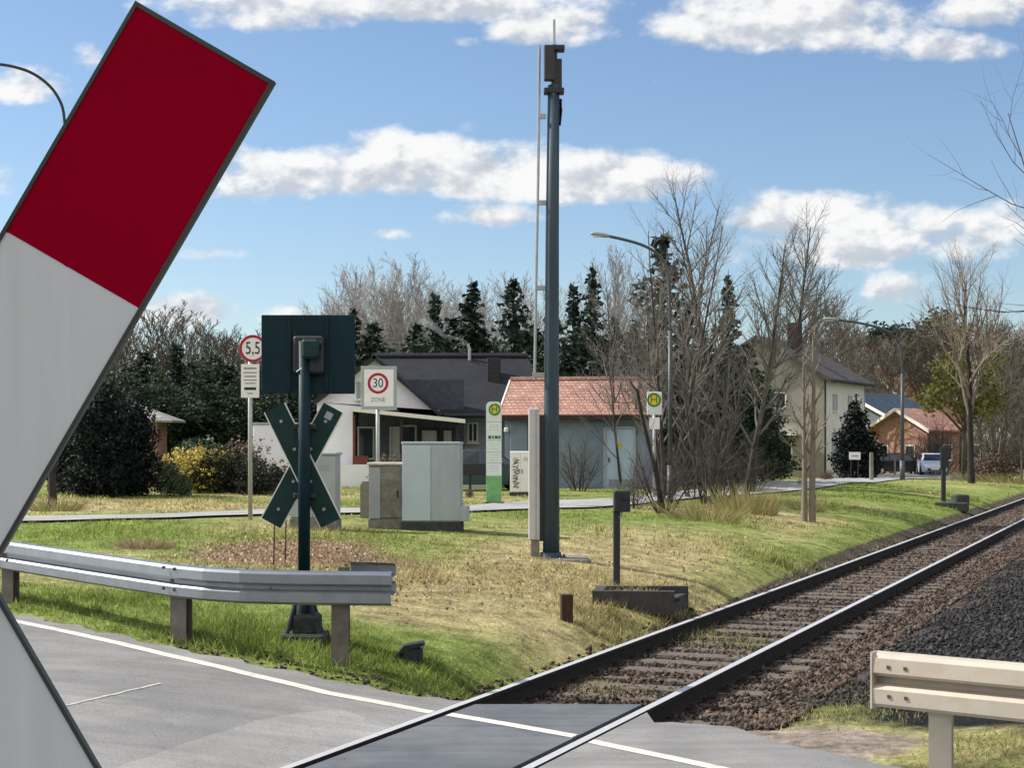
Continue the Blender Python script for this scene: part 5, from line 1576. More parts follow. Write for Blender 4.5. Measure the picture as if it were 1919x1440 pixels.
def leaf_tris(P, N, size, rg):
    a = rg.normal(0, 1, (N, 3)); a /= np.linalg.norm(a, axis=1)[:, None]
    b = rg.normal(0, 1, (N, 3)); b -= a * (a * b).sum(1)[:, None]; b /= np.linalg.norm(b, axis=1)[:, None]
    sz = size * rg.uniform(.5, 1.3, N)[:, None]
    V = np.empty((N, 3, 3)); V[:, 0] = P - a * sz * .55; V[:, 1] = P + a * sz * .55; V[:, 2] = P + b * sz
    return V.reshape(-1, 3), np.arange(N * 3).reshape(N, 3)


def spruce(name, height, width, seed, dens=1.0, droop=.25, mt=None, gap=.5):
    rg = np.random.default_rng(seed); rs = random.Random(seed); t = bpy.data.objects.new(name, None); COL.objects.link(t)
    tr = MB().tube([(0, 0, -.3), (0, 0, height * .5), (0, 0, height)], [height * .014, height * .008, .01], 8)
    pts = []; sizes = []
    n_w = int(height / .26)
    for i in range(n_w):
        z = height * (.06 + .93 * i / n_w); f_ = 1 - z / height
        R0 = width * (f_ ** .82) * (.82 + .3 * rs.random()) + .06
        for k in range(6 if f_ > .1 else 4):
            if rs.random() < .08: continue
            a = rs.uniform(0, 6.283); L = R0 * rs.uniform(.65, 1.15)
            m_ = max(4, int(15 * dens * (L / width) ** .7 + 3))
            u = (np.arange(m_) + rg.random(m_)) / m_
            rr = L * u; zz = z - droop * L * (u ** 1.3) + .10 * L * np.clip(u - .75, 0, 1) * 4
            sp_ = .035 + .13 * L * (1 - np.abs(u - .45) * 1.2)
            lat = rg.normal(0, 1, m_) * sp_
            pts.append(np.stack([rr * math.cos(a) - lat * math.sin(a), rr * math.sin(a) + lat * math.cos(a), zz + rg.normal(0, .04, m_)], 1))
            tr.tube([(0, 0, z), (L * .8 * math.cos(a), L * .8 * math.sin(a), z - droop * L * .7)], [.014, .005], 3, cap=False)
    Pn = np.concatenate(pts)
    V, T = leaf_tris(Pn, len(Pn), .21 * (width / 1.8) ** .4, rg)
    tr.build('trunk', M['barkdark'], t, True, fixn=False)
    raw_mesh('crown', V, T, mt or M['needle'], t)
    return t


def clump_tree(name, height, seed, blobs, leafm, n_leaf, size, barkm=None, trunk_r=.12, up=True):
    """trunk with limbs to foliage clumps; blobs are (x, y, z, rx, rz)"""
    rg = np.random.default_rng(seed); t = bpy.data.objects.new(name, None); COL.objects.link(t)
    tr = MB(); 
    if trunk_r > 0: tr.tube([(0, 0, -.2), (0.05, 0, height * .4), (0, .05, height * .8)], [trunk_r, trunk_r * .75, trunk_r * .3], 9)
    pts = []
    tot = sum(b[3] ** 2 * b[4] for b in blobs)
    for (x, y, z, rx, rz) in blobs:
        k = int(n_leaf * rx * rx * rz / tot)
        q = rg.normal(0, 1, (k, 3)); q /= np.linalg.norm(q, axis=1)[:, None]; q *= (rg.random(k) ** .45)[:, None]
        q += .22 * np.sin(q[:, [1, 2, 0]] * 7 + seed)
        pts.append(np.array([x, y, z]) + q * np.array([rx, rx, rz]))
        if trunk_r > 0: tr.tube([(0, 0, min(z * .6, height * .7)), ((x) * .6, y * .6, z * .85), (x, y, z)], [trunk_r * .4, trunk_r * .25, .015], 5, cap=False)
        for j in range(3):
            a = rg.uniform(0, 6.28); tr.tube([(x, y, z - rz * .2), (x + rx * .8 * math.cos(a), y + rx * .8 * math.sin(a), z + rz * rg.uniform(-.3, .6))], [.014, .006], 3, cap=False)
    Pn = np.concatenate(pts); Pn = Pn[Pn[:, 2] > -.05]
    V, T = leaf_tris(Pn, len(Pn), size, rg)
    tr.build('trunk' if trunk_r > 0.05 else 'stems', barkm or M['bark'], t, True, fixn=False)
    raw_mesh('crown' if trunk_r > .05 else 'leaves', V, T, leafm, t)
    return t


def place(o, label, cat, X, Y, scale=1.0, rz=0.0, group=None, zoff=0.0, sz=None):
    o.location = (X, Y, Z(X, Y) + zoff); o.rotation_euler = (0, 0, rz)
    o.scale = (scale, scale, sz or scale)
    for k in ('label', 'category', 'group'):
        if k in o: del o[k]
    return tag(o, label, cat, group)


def top(o):
    return max(v.co.z for ch in o.children for v in ch.data.vertices)


USED = set()


def use(proto):
    if proto.name not in USED:
        USED.add(proto.name); return proto
    return copy_tree(proto)


def at(x, ytop, dd, hproto):
    """scale so that a tree standing at photo column x, distance dd, reaches up to photo row ytop"""
    X = W(x, 0, dd).x; g_ = Z(X, dd); h = W(0, ytop, dd).z - g_
    return X, dd, h / hproto


# --- trees of the clump by the bus stop
tA = bare_tree('bare_tree', 8, 3, 'birch', M['twigtop'], M['barkmid'], stems=4, dens=.85, thick=.95)
X, Yy, s_ = at(1252, 285, 45, top(tA)); place(tA, 'multi stemmed bare tree with dark foot standing by the bus stop sign', 'tree', X, Yy, s_, R(40), 'bare trees by the bus stop')
tB = bare_tree('bare_tree', 9, 8, 'birch', M['twigtop'], M['barkmid'], stems=2, dens=1.15, thick=1.1)
X, Yy, s_ = at(1388, 270, 46, top(tB)); place(tB, 'tallest bare tree with wide fan of branches left of the cream house', 'tree', X, Yy, s_, R(200), 'bare trees by the bus stop')
tC = bare_tree('bare_tree', 7, 21, 'birch', M['twigmid'], M['barkmid'], stems=5, dens=.7, thick=.9)
X, Yy, s_ = at(1325, 560, 41, top(tC)); place(tC, 'low bare tree with many crossing grey stems in the middle of the clump', 'tree', X, Yy, s_, R(20), 'bare trees by the bus stop')
tD = copy_tree(tB); X, Yy, s_ = at(1490, 440, 112, top(tB)); place(tD, 'bare tree rising behind the roof of the cream house', 'tree', X, Yy, s_ * 1.25, R(80), 'bare trees by the bus stop')
o = copy_tree(tA); X, Yy, s_ = at(1170, 425, 52, top(tA)); place(o, 'thin bare tree beside the lamp arm, behind the red roof', 'tree', X, Yy, s_, R(150), 'bare trees by the bus stop')
# leaning single stem
m2 = MB(); g_ = G(1243, 962)
t = thing('leaning_tree', 'slender leaning tree bending left over the red roof', 'tree', g_)
m2.tube([g_ - Vector((0, 0, .1)), W(1232, 900, g_.y), W(1215, 830, g_.y), W(1203, 780, g_.y - .1), W(1195, 735, g_.y - .1), W(1180, 715, g_.y - .2)], [.085, .06, .05, .042, .035, .018], 8)
m2.build('trunk', M['barkdark'], t, True); m2 = MB()
for k in range(26):
    u_ = random.random(); b_ = W(1232 - u_ * 45, 900 - u_ * 180, g_.y); m2.tube([b_, b_ + Vector((random.uniform(-.35, .35), random.uniform(-.3, .3), random.uniform(.2, .6)))], [.012, .003], 3)
m2.build('crown', M['twig'], t)
m2 = MB(); g_ = G(1335, 935)
t = thing('leaning_tree', 'dark slender trunk leaning right in the clump', 'tree', g_)
m2.tube([g_ - Vector((0, 0, .1)), W(1348, 880, g_.y), W(1370, 830, g_.y), W(1385, 790, g_.y), W(1388, 720, g_.y), W(1394, 660, g_.y)], [.085, .07, .06, .045, .035, .015], 8); m2.build('trunk', M['barkdark'], t, True)
m2 = MB()
for k in range(30):
    u_ = random.random(); b_ = W(1350 + u_ * 40, 870 - u_ * 180, g_.y); m2.tube([b_, b_ + Vector((random.uniform(-.6, .5), random.uniform(-.4, .4), random.uniform(.2, .9)))], [.014, .003], 3)
m2.build('crown', M['twigdark'], t)
# dark foot / thicket bush
tb = bare_tree('bare_bush', 2.6, 5, 'bush', M['twigdark'], M['barkdark'], stems=9, dens=1.0)
X, Yy, s_ = at(1245, 800, 37, 2.8); place(tb, 'dense dark twiggy thicket at the foot of the bus stop trees', 'bush', X, Yy, s_, 0, 'bare bushes')
tb2 = bare_tree('bare_bush', 2.6, 15, 'bush', M['twigbush'], M['barkmid'], stems=11, dens=1.05)
X, Yy, s_ = at(1085, 790, 48.5, 2.8); place(tb2, 'bare brown bush in front of the pale blue building', 'bush', X, Yy, s_, 0, 'bare bushes')
for (x, yt, dd, lab) in ((1345, 770, 42, 'grey brown bush in the middle of the tree clump'), (1300, 760, 44, 'grey brown bush directly behind the twiggy thicket'), (1410, 800, 50, 'grey brown bush right of the leaning dark trunk'), (1500, 890, 60, 'low brown bush in front of the cream house'), (1190, 850, 39, 'small brown bush left of the bus stop trees')):
    o = copy_tree(tb2); X, Yy, s_ = at(x, yt, dd, 2.8); place(o, lab, 'bush', X, Yy, s_, random.uniform(0, 6), 'bare bushes')
# twin trunk sapling
tE = bare_tree('bare_tree', 6, 31, 'post', M['twig'], M['barkpale'], stems=2, dens=.55, thick=1.6, lean=.0)
X, Yy, s_ = at(1515, 600, 37.5, top(tE)); place(tE, 'young twin trunked tree on the verge in front of the cream house', 'tree', X, Yy, s_, R(10))
# right tree
tF = bare_tree('bare_tree', 10, 44, 'fan', M['twig'], M['barkdark'], stems=1, dens=1.1, thick=1.5)
X, Yy, s_ = at(1821, 425, 76, top(tF)); place(tF, 'upright bare tree with dark trunk and brush shaped crown right of the cars', 'tree', X, Yy, s_, R(30))
# tree beyond the right edge whose branches reach in
tG = bare_tree('bare_tree', 10, 52, 'broad', M['twigmid'], M['bark'], stems=1, dens=1.15, thick=.62)
place(tG, 'bare tree whose curved branch tips enter at the upper right edge', 'tree', 9.5, 20.5, 1.0, R(0))

# --- conifers
rs0 = random.Random(9)
M['conifer'] = leafmat('conifer_foliage', (.020, .042, .026), (.055, .085, .045), trans=.1)
sA = spruce('spruce_tree', 10, 2.0, 1, 1.1, .22); sB = spruce('spruce_tree', 10, 1.6, 2, 1.15, .35); sC = spruce('spruce_tree', 10, 2.9, 3, 1.0, .05)
GS = 'dark spruces behind the houses'
for (pr, x, yt, dd, hp, lab, wd) in ((sC, 1243, 428, 58, 10, 'big layered spruce directly behind the grey street lamp', 1.25), (sB, 1365, 505, 60, 10, 'slim spruce rising among the bare trees left of the cream house', 1.0),
                                     (sB, 884, 520, 72, 10, 'narrow dark spruce above the bungalow ridge', 1.6), (sC, 962, 512, 70, 10, 'layered spruce just left of the radio mast', 1.1), (sA, 815, 545, 76, 10, 'small pointed spruce above the smoke', 1.1),
                                     (sB, 1110, 492, 72, 10, 'dark column shaped spruce right of the radio mast', 1.15), (sA, 1075, 528, 74, 10, 'thin spruce between the mast and the column shaped one', 1.1)):
    o = use(pr); X, Yy, s_ = at(x, yt, dd, hp); place(o, lab, 'spruce', X, Yy, s_ * wd, random.uniform(0, 6), GS, sz=s_)
LS_ = 'dark spruce in the row filling the wood behind the houses'
k = 0
for (x, yt, dd) in ((700, 600, 80), (760, 640, 78), (850, 590, 80), (905, 610, 82), (1000, 600, 78), (1035, 590, 83), (1150, 590, 78), (1185, 600, 76), (1205, 640, 70), (1290, 560, 66), (1320, 610, 70), (1400, 640, 72), (930, 640, 74), (1090, 620, 70), (1130, 650, 68), (1060, 640, 72), (1240, 640, 64), (1280, 640, 64), (1345, 650, 68), (660, 570, 84), (680, 640, 74), (780, 600, 79)):
    o = copy_tree((sA, sB, sC)[k % 3]); k += 1; X, Yy, s_ = at(x, yt, dd, 10); place(o, LS_, 'spruce', X, Yy, s_ * random.uniform(1.2, 1.8), random.uniform(0, 6), GS, sz=s_)
bl = [(0, 0, 1.5, 1.9, 1.6), (0, 0, 3.5, 1.8, 1.8), (.5, 0, 5.3, 1.4, 1.7), (-.4, 0, 6.6, 1.1, 1.5), (.1, 0, 8.0, .75, 1.3), (-.9, .2, 5, 1, 1.2), (1.1, 0, 3.8, 1.1, 1.1), (0, 0, 9.1, .35, .8)]
cA = clump_tree('conifer_tree', 9.5, 23, bl, M['conifer'], 9000, .2, M['barkdark'], .14)
bl = [(rs0.uniform(-1.2, 1.2), rs0.uniform(-.8, .8), z_, 1.5 - .1 * z_, 1.2) for z_ in (1, 2, 3, 4.2, 5.2, 6.2, 7.2, 8.0)] + [(0, 0, 9, .4, .8)]
cB = clump_tree('conifer_tree', 9.5, 24, bl, M['conifer'], 8000, .2, M['barkdark'], .14)
LS2 = 'dark green conifer in the wood at the left beyond the brick hut'
for (x, yt, dd) in ((205, 690, 68), (240, 668, 74), (270, 655, 70), (300, 680, 66), (330, 640, 72), (362, 662, 68), (395, 645, 74), (425, 680, 68), (455, 668, 72), (490, 690, 70), (525, 650, 76), (560, 680, 72), (600, 665, 78), (640, 640, 74), (150, 650, 78), (90, 660, 76), (20, 670, 80), (280, 720, 64), (345, 725, 63), (410, 730, 64), (470, 740, 63), (220, 740, 64), (-60, 660, 76), (-140, 680, 72), (-230, 660, 80), (-330, 690, 74), (-440, 670, 78), (-560, 680, 76), (-690, 665, 80)):
    q_ = (cA, sA, cB, cA, sC)[k % 5]; k += 1; o = use(q_); X, Yy, s_ = at(x, yt, dd, 10); place(o, LS2, 'conifer', X, Yy, s_ * (1.5 if q_ in (cA, cB) else 1.8), random.uniform(0, 6), 'conifers in the wood at the left', sz=s_)
LS4 = 'broad dark conifer in the belt directly behind the bungalow and the red roof'
for (x, yt, dd) in ((640, 650, 67), (685, 622, 70), (730, 640, 67), (775, 618, 71), (835, 630, 68), (890, 610, 72), (935, 632, 68), (985, 612, 72), (1030, 628, 68), (1080, 606, 72), (1125, 622, 68), (1165, 612, 70)):
    q_ = (cA, sC, cB)[k % 3]; o = use(q_); k += 1; X, Yy, s_ = at(x, yt, dd, 10); place(o, LS4, 'conifer', X, Yy, s_ * 1.35, random.uniform(0, 6), 'broad conifers behind the bungalow', sz=s_)
for (x, yt, dd) in ((255, 700, 62), (310, 705, 62), (375, 700, 62), (440, 705, 62), (500, 725, 61), (545, 700, 62), (590, 720, 62)):
    o = use((cA, cB)[k % 2]); k += 1; X, Yy, s_ = at(x, yt, dd, 10); place(o, LS2, 'conifer', X, Yy, s_ * 1.7, random.uniform(0, 6), 'conifers in the wood at the left', sz=s_)
LS3 = 'broad dark conifer filling the gap behind the bare tree clump'
for (x, yt, dd) in ((1195, 660, 60), (1270, 650, 62), (1325, 670, 60), (1385, 665, 64), (1430, 690, 68)):
    o = use((cA, cB)[k % 2]); k += 1; X, Yy, s_ = at(x, yt, dd, 10); place(o, LS3, 'conifer', X, Yy, s_ * 1.4, random.uniform(0, 6), 'broad conifers behind the bare tree clump', sz=s_)
# --- woodland of bare trees
wA = bare_tree('woodland_tree', 10, 61, 'slim', M['twigpale'], M['twigpale'], dens=1.0, minr=.009); wB = bare_tree('woodland_tree', 10, 62, 'fan', M['twigpale'], M['twigpale'], dens=.9, minr=.009)
wC = bare_tree('woodland_tree', 10, 63, 'slim', M['twigbrown'], M['bark'], dens=1.1, minr=.014); wD = bare_tree('woodland_tree', 10, 64, 'fan', M['twigbrown'], M['bark'], dens=1.0, minr=.014)
rs = random.Random(5)
LP_ = 'pale bare tree in the bright wood behind the bungalow'
for i in range(22):
    x = 615 + i * 12.9 + rs.uniform(-8, 8); yt = 545 + 40 * abs((x - 745) / 160) ** 2 + rs.uniform(-24, 26)
    o = use((wA, wB)[i % 2]); X, Yy, s_ = at(x, yt, rs.uniform(84, 100), 10.6); place(o, LP_, 'tree', X, Yy, s_ * 1.05, rs.uniform(0, 6), 'pale bare trees behind the bungalow', sz=s_)
for (x, yt) in ((1150, 520), (1170, 480), (1060, 560), (1010, 560), (975, 560), (920, 570), (940, 555), (1215, 560)):
    o = copy_tree((wA, wB)[i % 2]); i += 1; X, Yy, s_ = at(x, yt, rs.uniform(84, 95), 10.6); place(o, 'pale bare tree among the spruces around the radio mast', 'tree', X, Yy, s_, rs.uniform(0, 6), 'pale bare trees among the spruces')
LB = 'brownish bare tree rising behind the left conifers'
for i in range(22):
    x = 120 + i * 24 + rs.uniform(-10, 10); yt = 632 + rs.uniform(-14, 26) - (14 if 240 < x < 320 else 0)
    o = use((wC, wD)[i % 2]); X, Yy, s_ = at(x, yt, rs.uniform(80, 96), 10.6); place(o, LB, 'tree', X, Yy, s_ * 1.3, rs.uniform(0, 6), 'brown bare trees at the left', sz=s_)
LR = 'brown bare tree in the wood at the right behind the cars'
for i in range(34):
    x = 1575 + i * 12 + rs.uniform(-10, 10); yt = 660 + rs.uniform(-30, 40) - 20 * (x > 1850)
    o = copy_tree((wC, wD)[i % 2]); X, Yy, s_ = at(x, yt, rs.uniform(128, 165), 10.6); place(o, LR, 'tree', X, Yy, s_ * 1.15, rs.uniform(0, 6), 'brown bare trees at the right', sz=s_)
for i in range(10):
    x = 1830 + i * 14; o = copy_tree((wC, wD)[i % 2]); X, Yy, s_ = at(x, 700 + rs.uniform(-40, 60), rs.uniform(85, 115), 10.6); place(o, 'reddish brown bare tree at the right edge beyond the track', 'tree', X, Yy, s_ * 1.2, rs.uniform(0, 6), 'brown bare trees at the right edge', sz=s_)
for (x, yt, dd, lab) in ((1560, 590, 108, 'bare tree behind the cream house roof, nearest its chimney'), (1600, 620, 142, 'bare tree above the orange roof')):
    o = copy_tree(wD); X, Yy, s_ = at(x, yt, dd, 10.6); place(o, lab, 'tree', X, Yy, s_, rs.uniform(0, 6))
for i in range(14):
    x = 1752 + i * 16 + rs.uniform(-8, 8); o = copy_tree(tb2); X, Yy, s_ = at(x, 795 + rs.uniform(-40, 30), rs.uniform(112, 122), 2.8); place(o, 'brown bare thicket at the edge of the wood behind the cars', 'bush', X, Yy, s_ * 1.2, rs.uniform(0, 6), 'brown thickets behind the cars', sz=s_)
for (x, yt, dd) in ((1712, 800, 107.8), (1742, 770, 108.2), (1768, 760, 107)):
    o = copy_tree(tb2); X, Yy, s_ = at(x, yt, dd, 2.8); place(o, 'bare thicket screening the low brick house behind the cars', 'bush', X, Yy, s_ * 1.0, rs.uniform(0, 6), 'thickets by the brick house', sz=s_)
# pines at the right
bl = [(rs.uniform(-1.6, 1.6), rs.uniform(-1.3, 1.3), rs.uniform(4.5, 8.2), rs.uniform(.7, 1.25), rs.uniform(.5, .9)) for _ in range(13)] + [(0, 0, 8.6, .9, .7)]
pA = clump_tree('pine_tree', 9, 3, bl, M['pineleaf'], 5200, .2, M['barkdark'], .16)
bl = [(rs.uniform(-1.5, 1.5), rs.uniform(-1.3, 1.3), rs.uniform(3.5, 8.0), rs.uniform(.8, 1.3), rs.uniform(.6, 1.0)) for _ in range(12)] + [(.2, 0, 8.4, .8, .7)]
pB = clump_tree('pine_tree', 9, 4, bl, M['needle'], 5200, .2, M['barkdark'], .16)
for (pr, x, yt, dd, lab) in ((pA, 1768, 580, 140, 'broad olive green pine left of the brush shaped tree'), (pB, 1652, 596, 160, 'dark round topped pine behind the long lamp arm'), (pB, 1690, 600, 165, 'dark pine between the lamp pole and olive pine'),
                             (pA, 1800, 640, 138, 'lower olive pine behind the brush shaped tree'), (pB, 1905, 655, 140, 'dark pine at the right edge above the brown wood'), (pB, 1725, 640, 150, 'low dark pine above the orange house roof')):
    o = use(pr); X, Yy, s_ = at(x, yt, dd, 9.3); place(o, lab, 'pine', X, Yy, s_ * 1.1, rs.uniform(0, 6), 'pines at the right', sz=s_)
# young leaves inside the right tree
bl = [(rs.uniform(-1.7, 1.7), rs.uniform(-1.2, 1.2), rs.uniform(3.0, 6.4), rs.uniform(.5, .9), rs.uniform(.4, .8)) for _ in range(16)]
oA = clump_tree('young_leaf_tree', 6.5, 6, bl, M['olive'], 2600, .16, M['bark'], .1)
X, Yy, s_ = at(1805, 600, 84, 7.0); place(oA, 'tree in first yellow green leaf behind the brush shaped tree', 'tree', X, Yy, s_ * 1.0, 0)

# --- shrubs
thA = clump_tree('thuja_bush', 4, 8, [(0, 0, 1.0, 1.35, 1.2), (0, 0, 2.2, 1.25, 1.3), (-.3, 0, 3.2, .9, 1.1), (.3, .1, 2.9, .9, 1.0), (-.2, 0, 4.0, .5, .8), (.55, 0, .6, 1.1, .8)], M['needleblue'], 15000, .12, M['barkdark'], .1)
for (x, yt, dd, wd, lab) in ((190, 715, 44, 1.0, 'big near black thuja bush on the left lawn'), (140, 760, 46, 1.0, 'near black thuja touching the edge of the cross'), (252, 735, 45, .85, 'near black thuja right of the big one')):
    o = use(thA); X, Yy, s_ = at(x, yt, dd, 4.6); place(o, lab, 'thuja', X, Yy, s_ * wd * 1.0, rs.uniform(0, 6), 'thuja bushes on the left', sz=s_)
yb_ = clump_tree('shrub', 1.6, 9, [(-.55, 0, .95, .5, .35), (0, -.1, 1.05, .55, .35), (.6, 0, .95, .5, .4), (.2, .1, .55, .8, .5), (-.3, 0, .5, .7, .45)], M['bushyellow'], 3000, .085, M['bark'], .035)
X, Yy, s_ = at(372, 832, 47, 1.45); place(yb_, 'yellow flowering shrub in front of the brick hut', 'shrub', X, Yy, s_, 0)
bg = clump_tree('shrub', 1.6, 10, [(-.4, 0, .9, .5, .5), (.4, .1, 1.1, .6, .5), (0, -.1, .5, .9, .5), (.7, 0, .6, .5, .5)], M['bushgreen'], 3600, .1, M['bark'], .03)
for (x, yt, dd, sq, lab) in ((372, 822, 49, 1.25, 'glossy green shrub topping the yellow shrub'), (318, 862, 45, .9, 'low green shrub with pale blossoms by the thuja'), (340, 885, 44.5, .8, 'low green shrub below the yellow shrub')):
    o = use(bg); X, Yy, s_ = at(x, yt, dd, 1.6); place(o, lab, 'shrub', X, Yy, s_ * sq, rs.uniform(0, 6), 'green garden shrubs', sz=s_)
bd_ = clump_tree('shrub', 1.6, 12, [(-.5, 0, .7, .6, .6), (.3, .1, .9, .7, .6), (0, -.1, .4, 1.0, .5), (.9, 0, .6, .5, .5)], M['bushdark'], 3600, .1, M['barkdark'], .03)
for (x, yt, dd, sq, lab) in ((430, 828, 47, 1.0, 'dark shrub between the yellow shrub and the thin pole'), (478, 860, 46, 1.0, 'round dark shrub right behind the thin sign pole'), (515, 868, 47.5, .9, 'dark shrub against the white garden wall')):
    o = use(bd_); X, Yy, s_ = at(x, yt, dd, 1.6); place(o, lab, 'shrub', X, Yy, s_ * sq, rs.uniform(0, 6), 'dark garden shrubs', sz=s_)
bw = clump_tree('shrub', 1.6, 13, [(-.5, 0, .7, .6, .6), (.3, .1, .9, .7, .6), (0, -.1, .4, 1.0, .5)], M['bushbrown'], 2600, .085, M['bark'], .03)
for (x, yt, dd, sq, lab) in ((455, 815, 50, 1.2, 'brown dry shrub against the white garden wall'), (738, 845, 50.5, 1.0, 'brown dry shrub in the porch bed behind the cabinets'), (640, 930, 46, .9, 'brown dry shrub low by the white porch wall'), (880, 915, 44, .7, 'dry brown tuft under the black board'), (1860, 840, 84, 1.4, 'reddish dry shrub beside the far end of the track'), (1550, 880, 78, 1.1, 'low dry shrub by the cream house corner')):
    o = use(bw); X, Yy, s_ = at(x, yt, dd, 1.6); place(o, lab, 'shrub', X, Yy, s_ * sq, rs.uniform(0, 6), 'dry brown shrubs', sz=s_)
cb = clump_tree('conifer_bush', 3.4, 14, [(0, 0, .7, .95, .8), (0, 0, 1.5, .8, .9), (.35, 0, 1.1, .75, .5), (0, 0, 2.3, .5, .8), (0, 0, 3.0, .22, .55)], M['needleblue'], 7000, .13, M['barkdark'], .08)
X, Yy, s_ = at(1604, 742, 91, 3.5); place(cb, 'dark conical conifer against the cream house side wall', 'conifer', X, Yy, s_ * 1.05, 0, 'dark conifer bushes', sz=s_)
o = copy_tree(cb); X, Yy, s_ = at(1432, 760, 90, 3.5); place(o, 'dark conifer at the left foot of the cream house', 'conifer', X, Yy, s_ * 1.2, 1, 'dark conifer bushes', sz=s_)
o = copy_tree(bd_); X, Yy, s_ = at(1632, 862, 104, 1.6); place(o, 'low dark hedge beside the dark parked car', 'hedge', X, Yy, s_ * .8, 0, sz=s_)


# reeds and dry stalk clump, weeds
def stalks(name, label, cat, x, y, n_, h, spread, mt, group=None, wd=.012, lean=.4):
    g_ = G(x, y); rg = np.random.default_rng(int(x + y)); t = thing(name, label, cat, g_, group)
    a = rg.uniform(0, 6.28, n_); r = spread * np.sqrt(rg.random(n_)); X = r * np.cos(a); Yv = r * np.sin(a)
    z0 = zg(X + g_.x, Yv + g_.y) - g_.z - .02
    hh = h * rg.uniform(.4, 1.1, n_); lx = X * lean + rg.normal(0, lean * .35, n_) * hh; ly = rg.normal(0, lean * .35, n_) * hh
    V = np.empty((n_, 3, 3)); V[:, 0] = np.stack([X - wd, Yv, z0], 1); V[:, 1] = np.stack([X + wd, Yv + wd * .5, z0], 1); V[:, 2] = np.stack([X + lx, Yv + ly, z0 + hh], 1)
    raw_mesh('stems', V.reshape(-1, 3), np.arange(n_ * 3).reshape(n_, 3), mt, t)
    return t


stalks('reed_clump', 'pale green reed clump at the foot of the bare trees', 'reeds', 1400, 962, 420, .75, .7, M['reed'], lean=.6)
stalks('dry_stalks', 'straw coloured broken stalks right of the thicket', 'dry stalks', 1320, 975, 320, .5, .7, M['reed'], 'dry stalk heaps', lean=.9)
stalks('dry_stalks', 'straw coloured stalks around the twin trunked tree', 'dry stalks', 1512, 958, 260, .4, .4, M['reed'], 'dry stalk heaps', lean=.8)
stalks('dry_stalks', 'heap of pale dry stalks around the pruned trunk', 'dry stalks', 108, 958, 260, .35, .5, M['reed'], 'dry stalk heaps', lean=.9)
stalks('dry_stalks', 'small heap of dry stalks in the lawn behind the guardrail', 'dry stalks', 272, 1028, 420, .18, .28, M['litter'], 'dry stalk heaps', lean=1.2, wd=.008)
stalks('reed_clump', 'tall ochre grass clump at the far right beside the track', 'reeds', 1895, 905, 700, .6, 2.6, M['reed'], wd=.02)

# ------------------------------------------------------------------ unseen wood added behind the viewer to darken reflections and cut sky fill
n_ = 26000
P_ = np.stack([RNG.uniform(-55, 55, n_), RNG.uniform(-24, -15, n_), RNG.random(n_) ** .8 * 9.5], 1)
P_ = P_[P_[:, 2] < 7.5 + 2.2 * np.sin(P_[:, 0] * .9) + 1.2 * np.sin(P_[:, 0] * 2.3)]
V, T = leaf_tris(P_, len(P_), .9, RNG)
o = raw_mesh('unseen_wood', V, T, M['conifer']); o['kind'] = 'stuff'; o['label'] = 'unseen dark wood added behind the viewer to darken reflections'

# ------------------------------------------------------------------ leaf litter on the bare soil
lx = []; ly = []
for (px, rx, ry, n_) in (((480, 1035), 1.0, 2.4, 2600), ((610, 1040), .8, 2.0, 1700), ((750, 1090), 1.4, 2.0, 900), ((1050, 1090), 1.6, 3.0, 1000), ((1280, 1040), 2, 5, 900), ((300, 960), 4, 4, 700)):
    c = G(*px); lx.append(RNG.normal(c.x, rx * .6, n_)); ly.append(RNG.normal(c.y, ry * .6, n_))
lx = np.concatenate(lx); ly = np.concatenate(ly); ok = (s_of(lx, ly) > .6) & (ly > yfar(s_of(lx, ly)) + .4) & ~on_path(lx, ly); lx, ly = lx[ok], ly[ok]
V, T = leaf_tris(np.stack([lx, ly, zg(lx, ly) + .03], 1), len(lx), .036, RNG)
o = raw_mesh('leaf_litter', V, T, M['litter']); o['kind'] = 'stuff'

# ------------------------------------------------------------------ sky, sun, camera
SUN_AZ = math.atan2(.95, .31)            # to the left of straight ahead
SUN_EL = R(40)
world = bpy.data.worlds.new('World'); SC.world = world; world.use_nodes = True
nt = world.node_tree; nt.nodes.clear(); N_ = nt.nodes.new; L = nt.links.new
out = N_('ShaderNodeOutputWorld'); bg1 = N_('ShaderNodeBackground'); bg2 = N_('ShaderNodeBackground'); mx = N_('ShaderNodeMixShader')
sky = N_('ShaderNodeTexSky'); sky.sky_type = 'NISHITA'; sky.sun_disc = False; sky.sun_elevation = SUN_EL; sky.sun_rotation = -SUN_AZ
sky.air_density = 1.0; sky.dust_density = .6; sky.ozone_density = 3.5; sky.altitude = 300
L(sky.outputs[0], bg1.inputs[0]); bg1.inputs[1].default_value = .105
tc = N_('ShaderNodeTexCoord'); sp = N_('ShaderNodeSeparateXYZ'); L(tc.outputs['Generated'], sp.inputs[0])


def mt_(op, a, b=None, c=None, cl=False):
    n_ = N_('ShaderNodeMath'); n_.operation = op; n_.use_clamp = cl
    for i, v in enumerate((a, b, c)):
        if v is None: continue
        if hasattr(v, 'links'): L(v, n_.inputs[i])
        else: n_.inputs[i].default_value = v
    return n_.outputs[0]


yy = mt_('MAXIMUM', sp.outputs['Y'], .08)
U = mt_('DIVIDE', sp.outputs['X'], yy); Wv = mt_('DIVIDE', sp.outputs['Z'], yy)


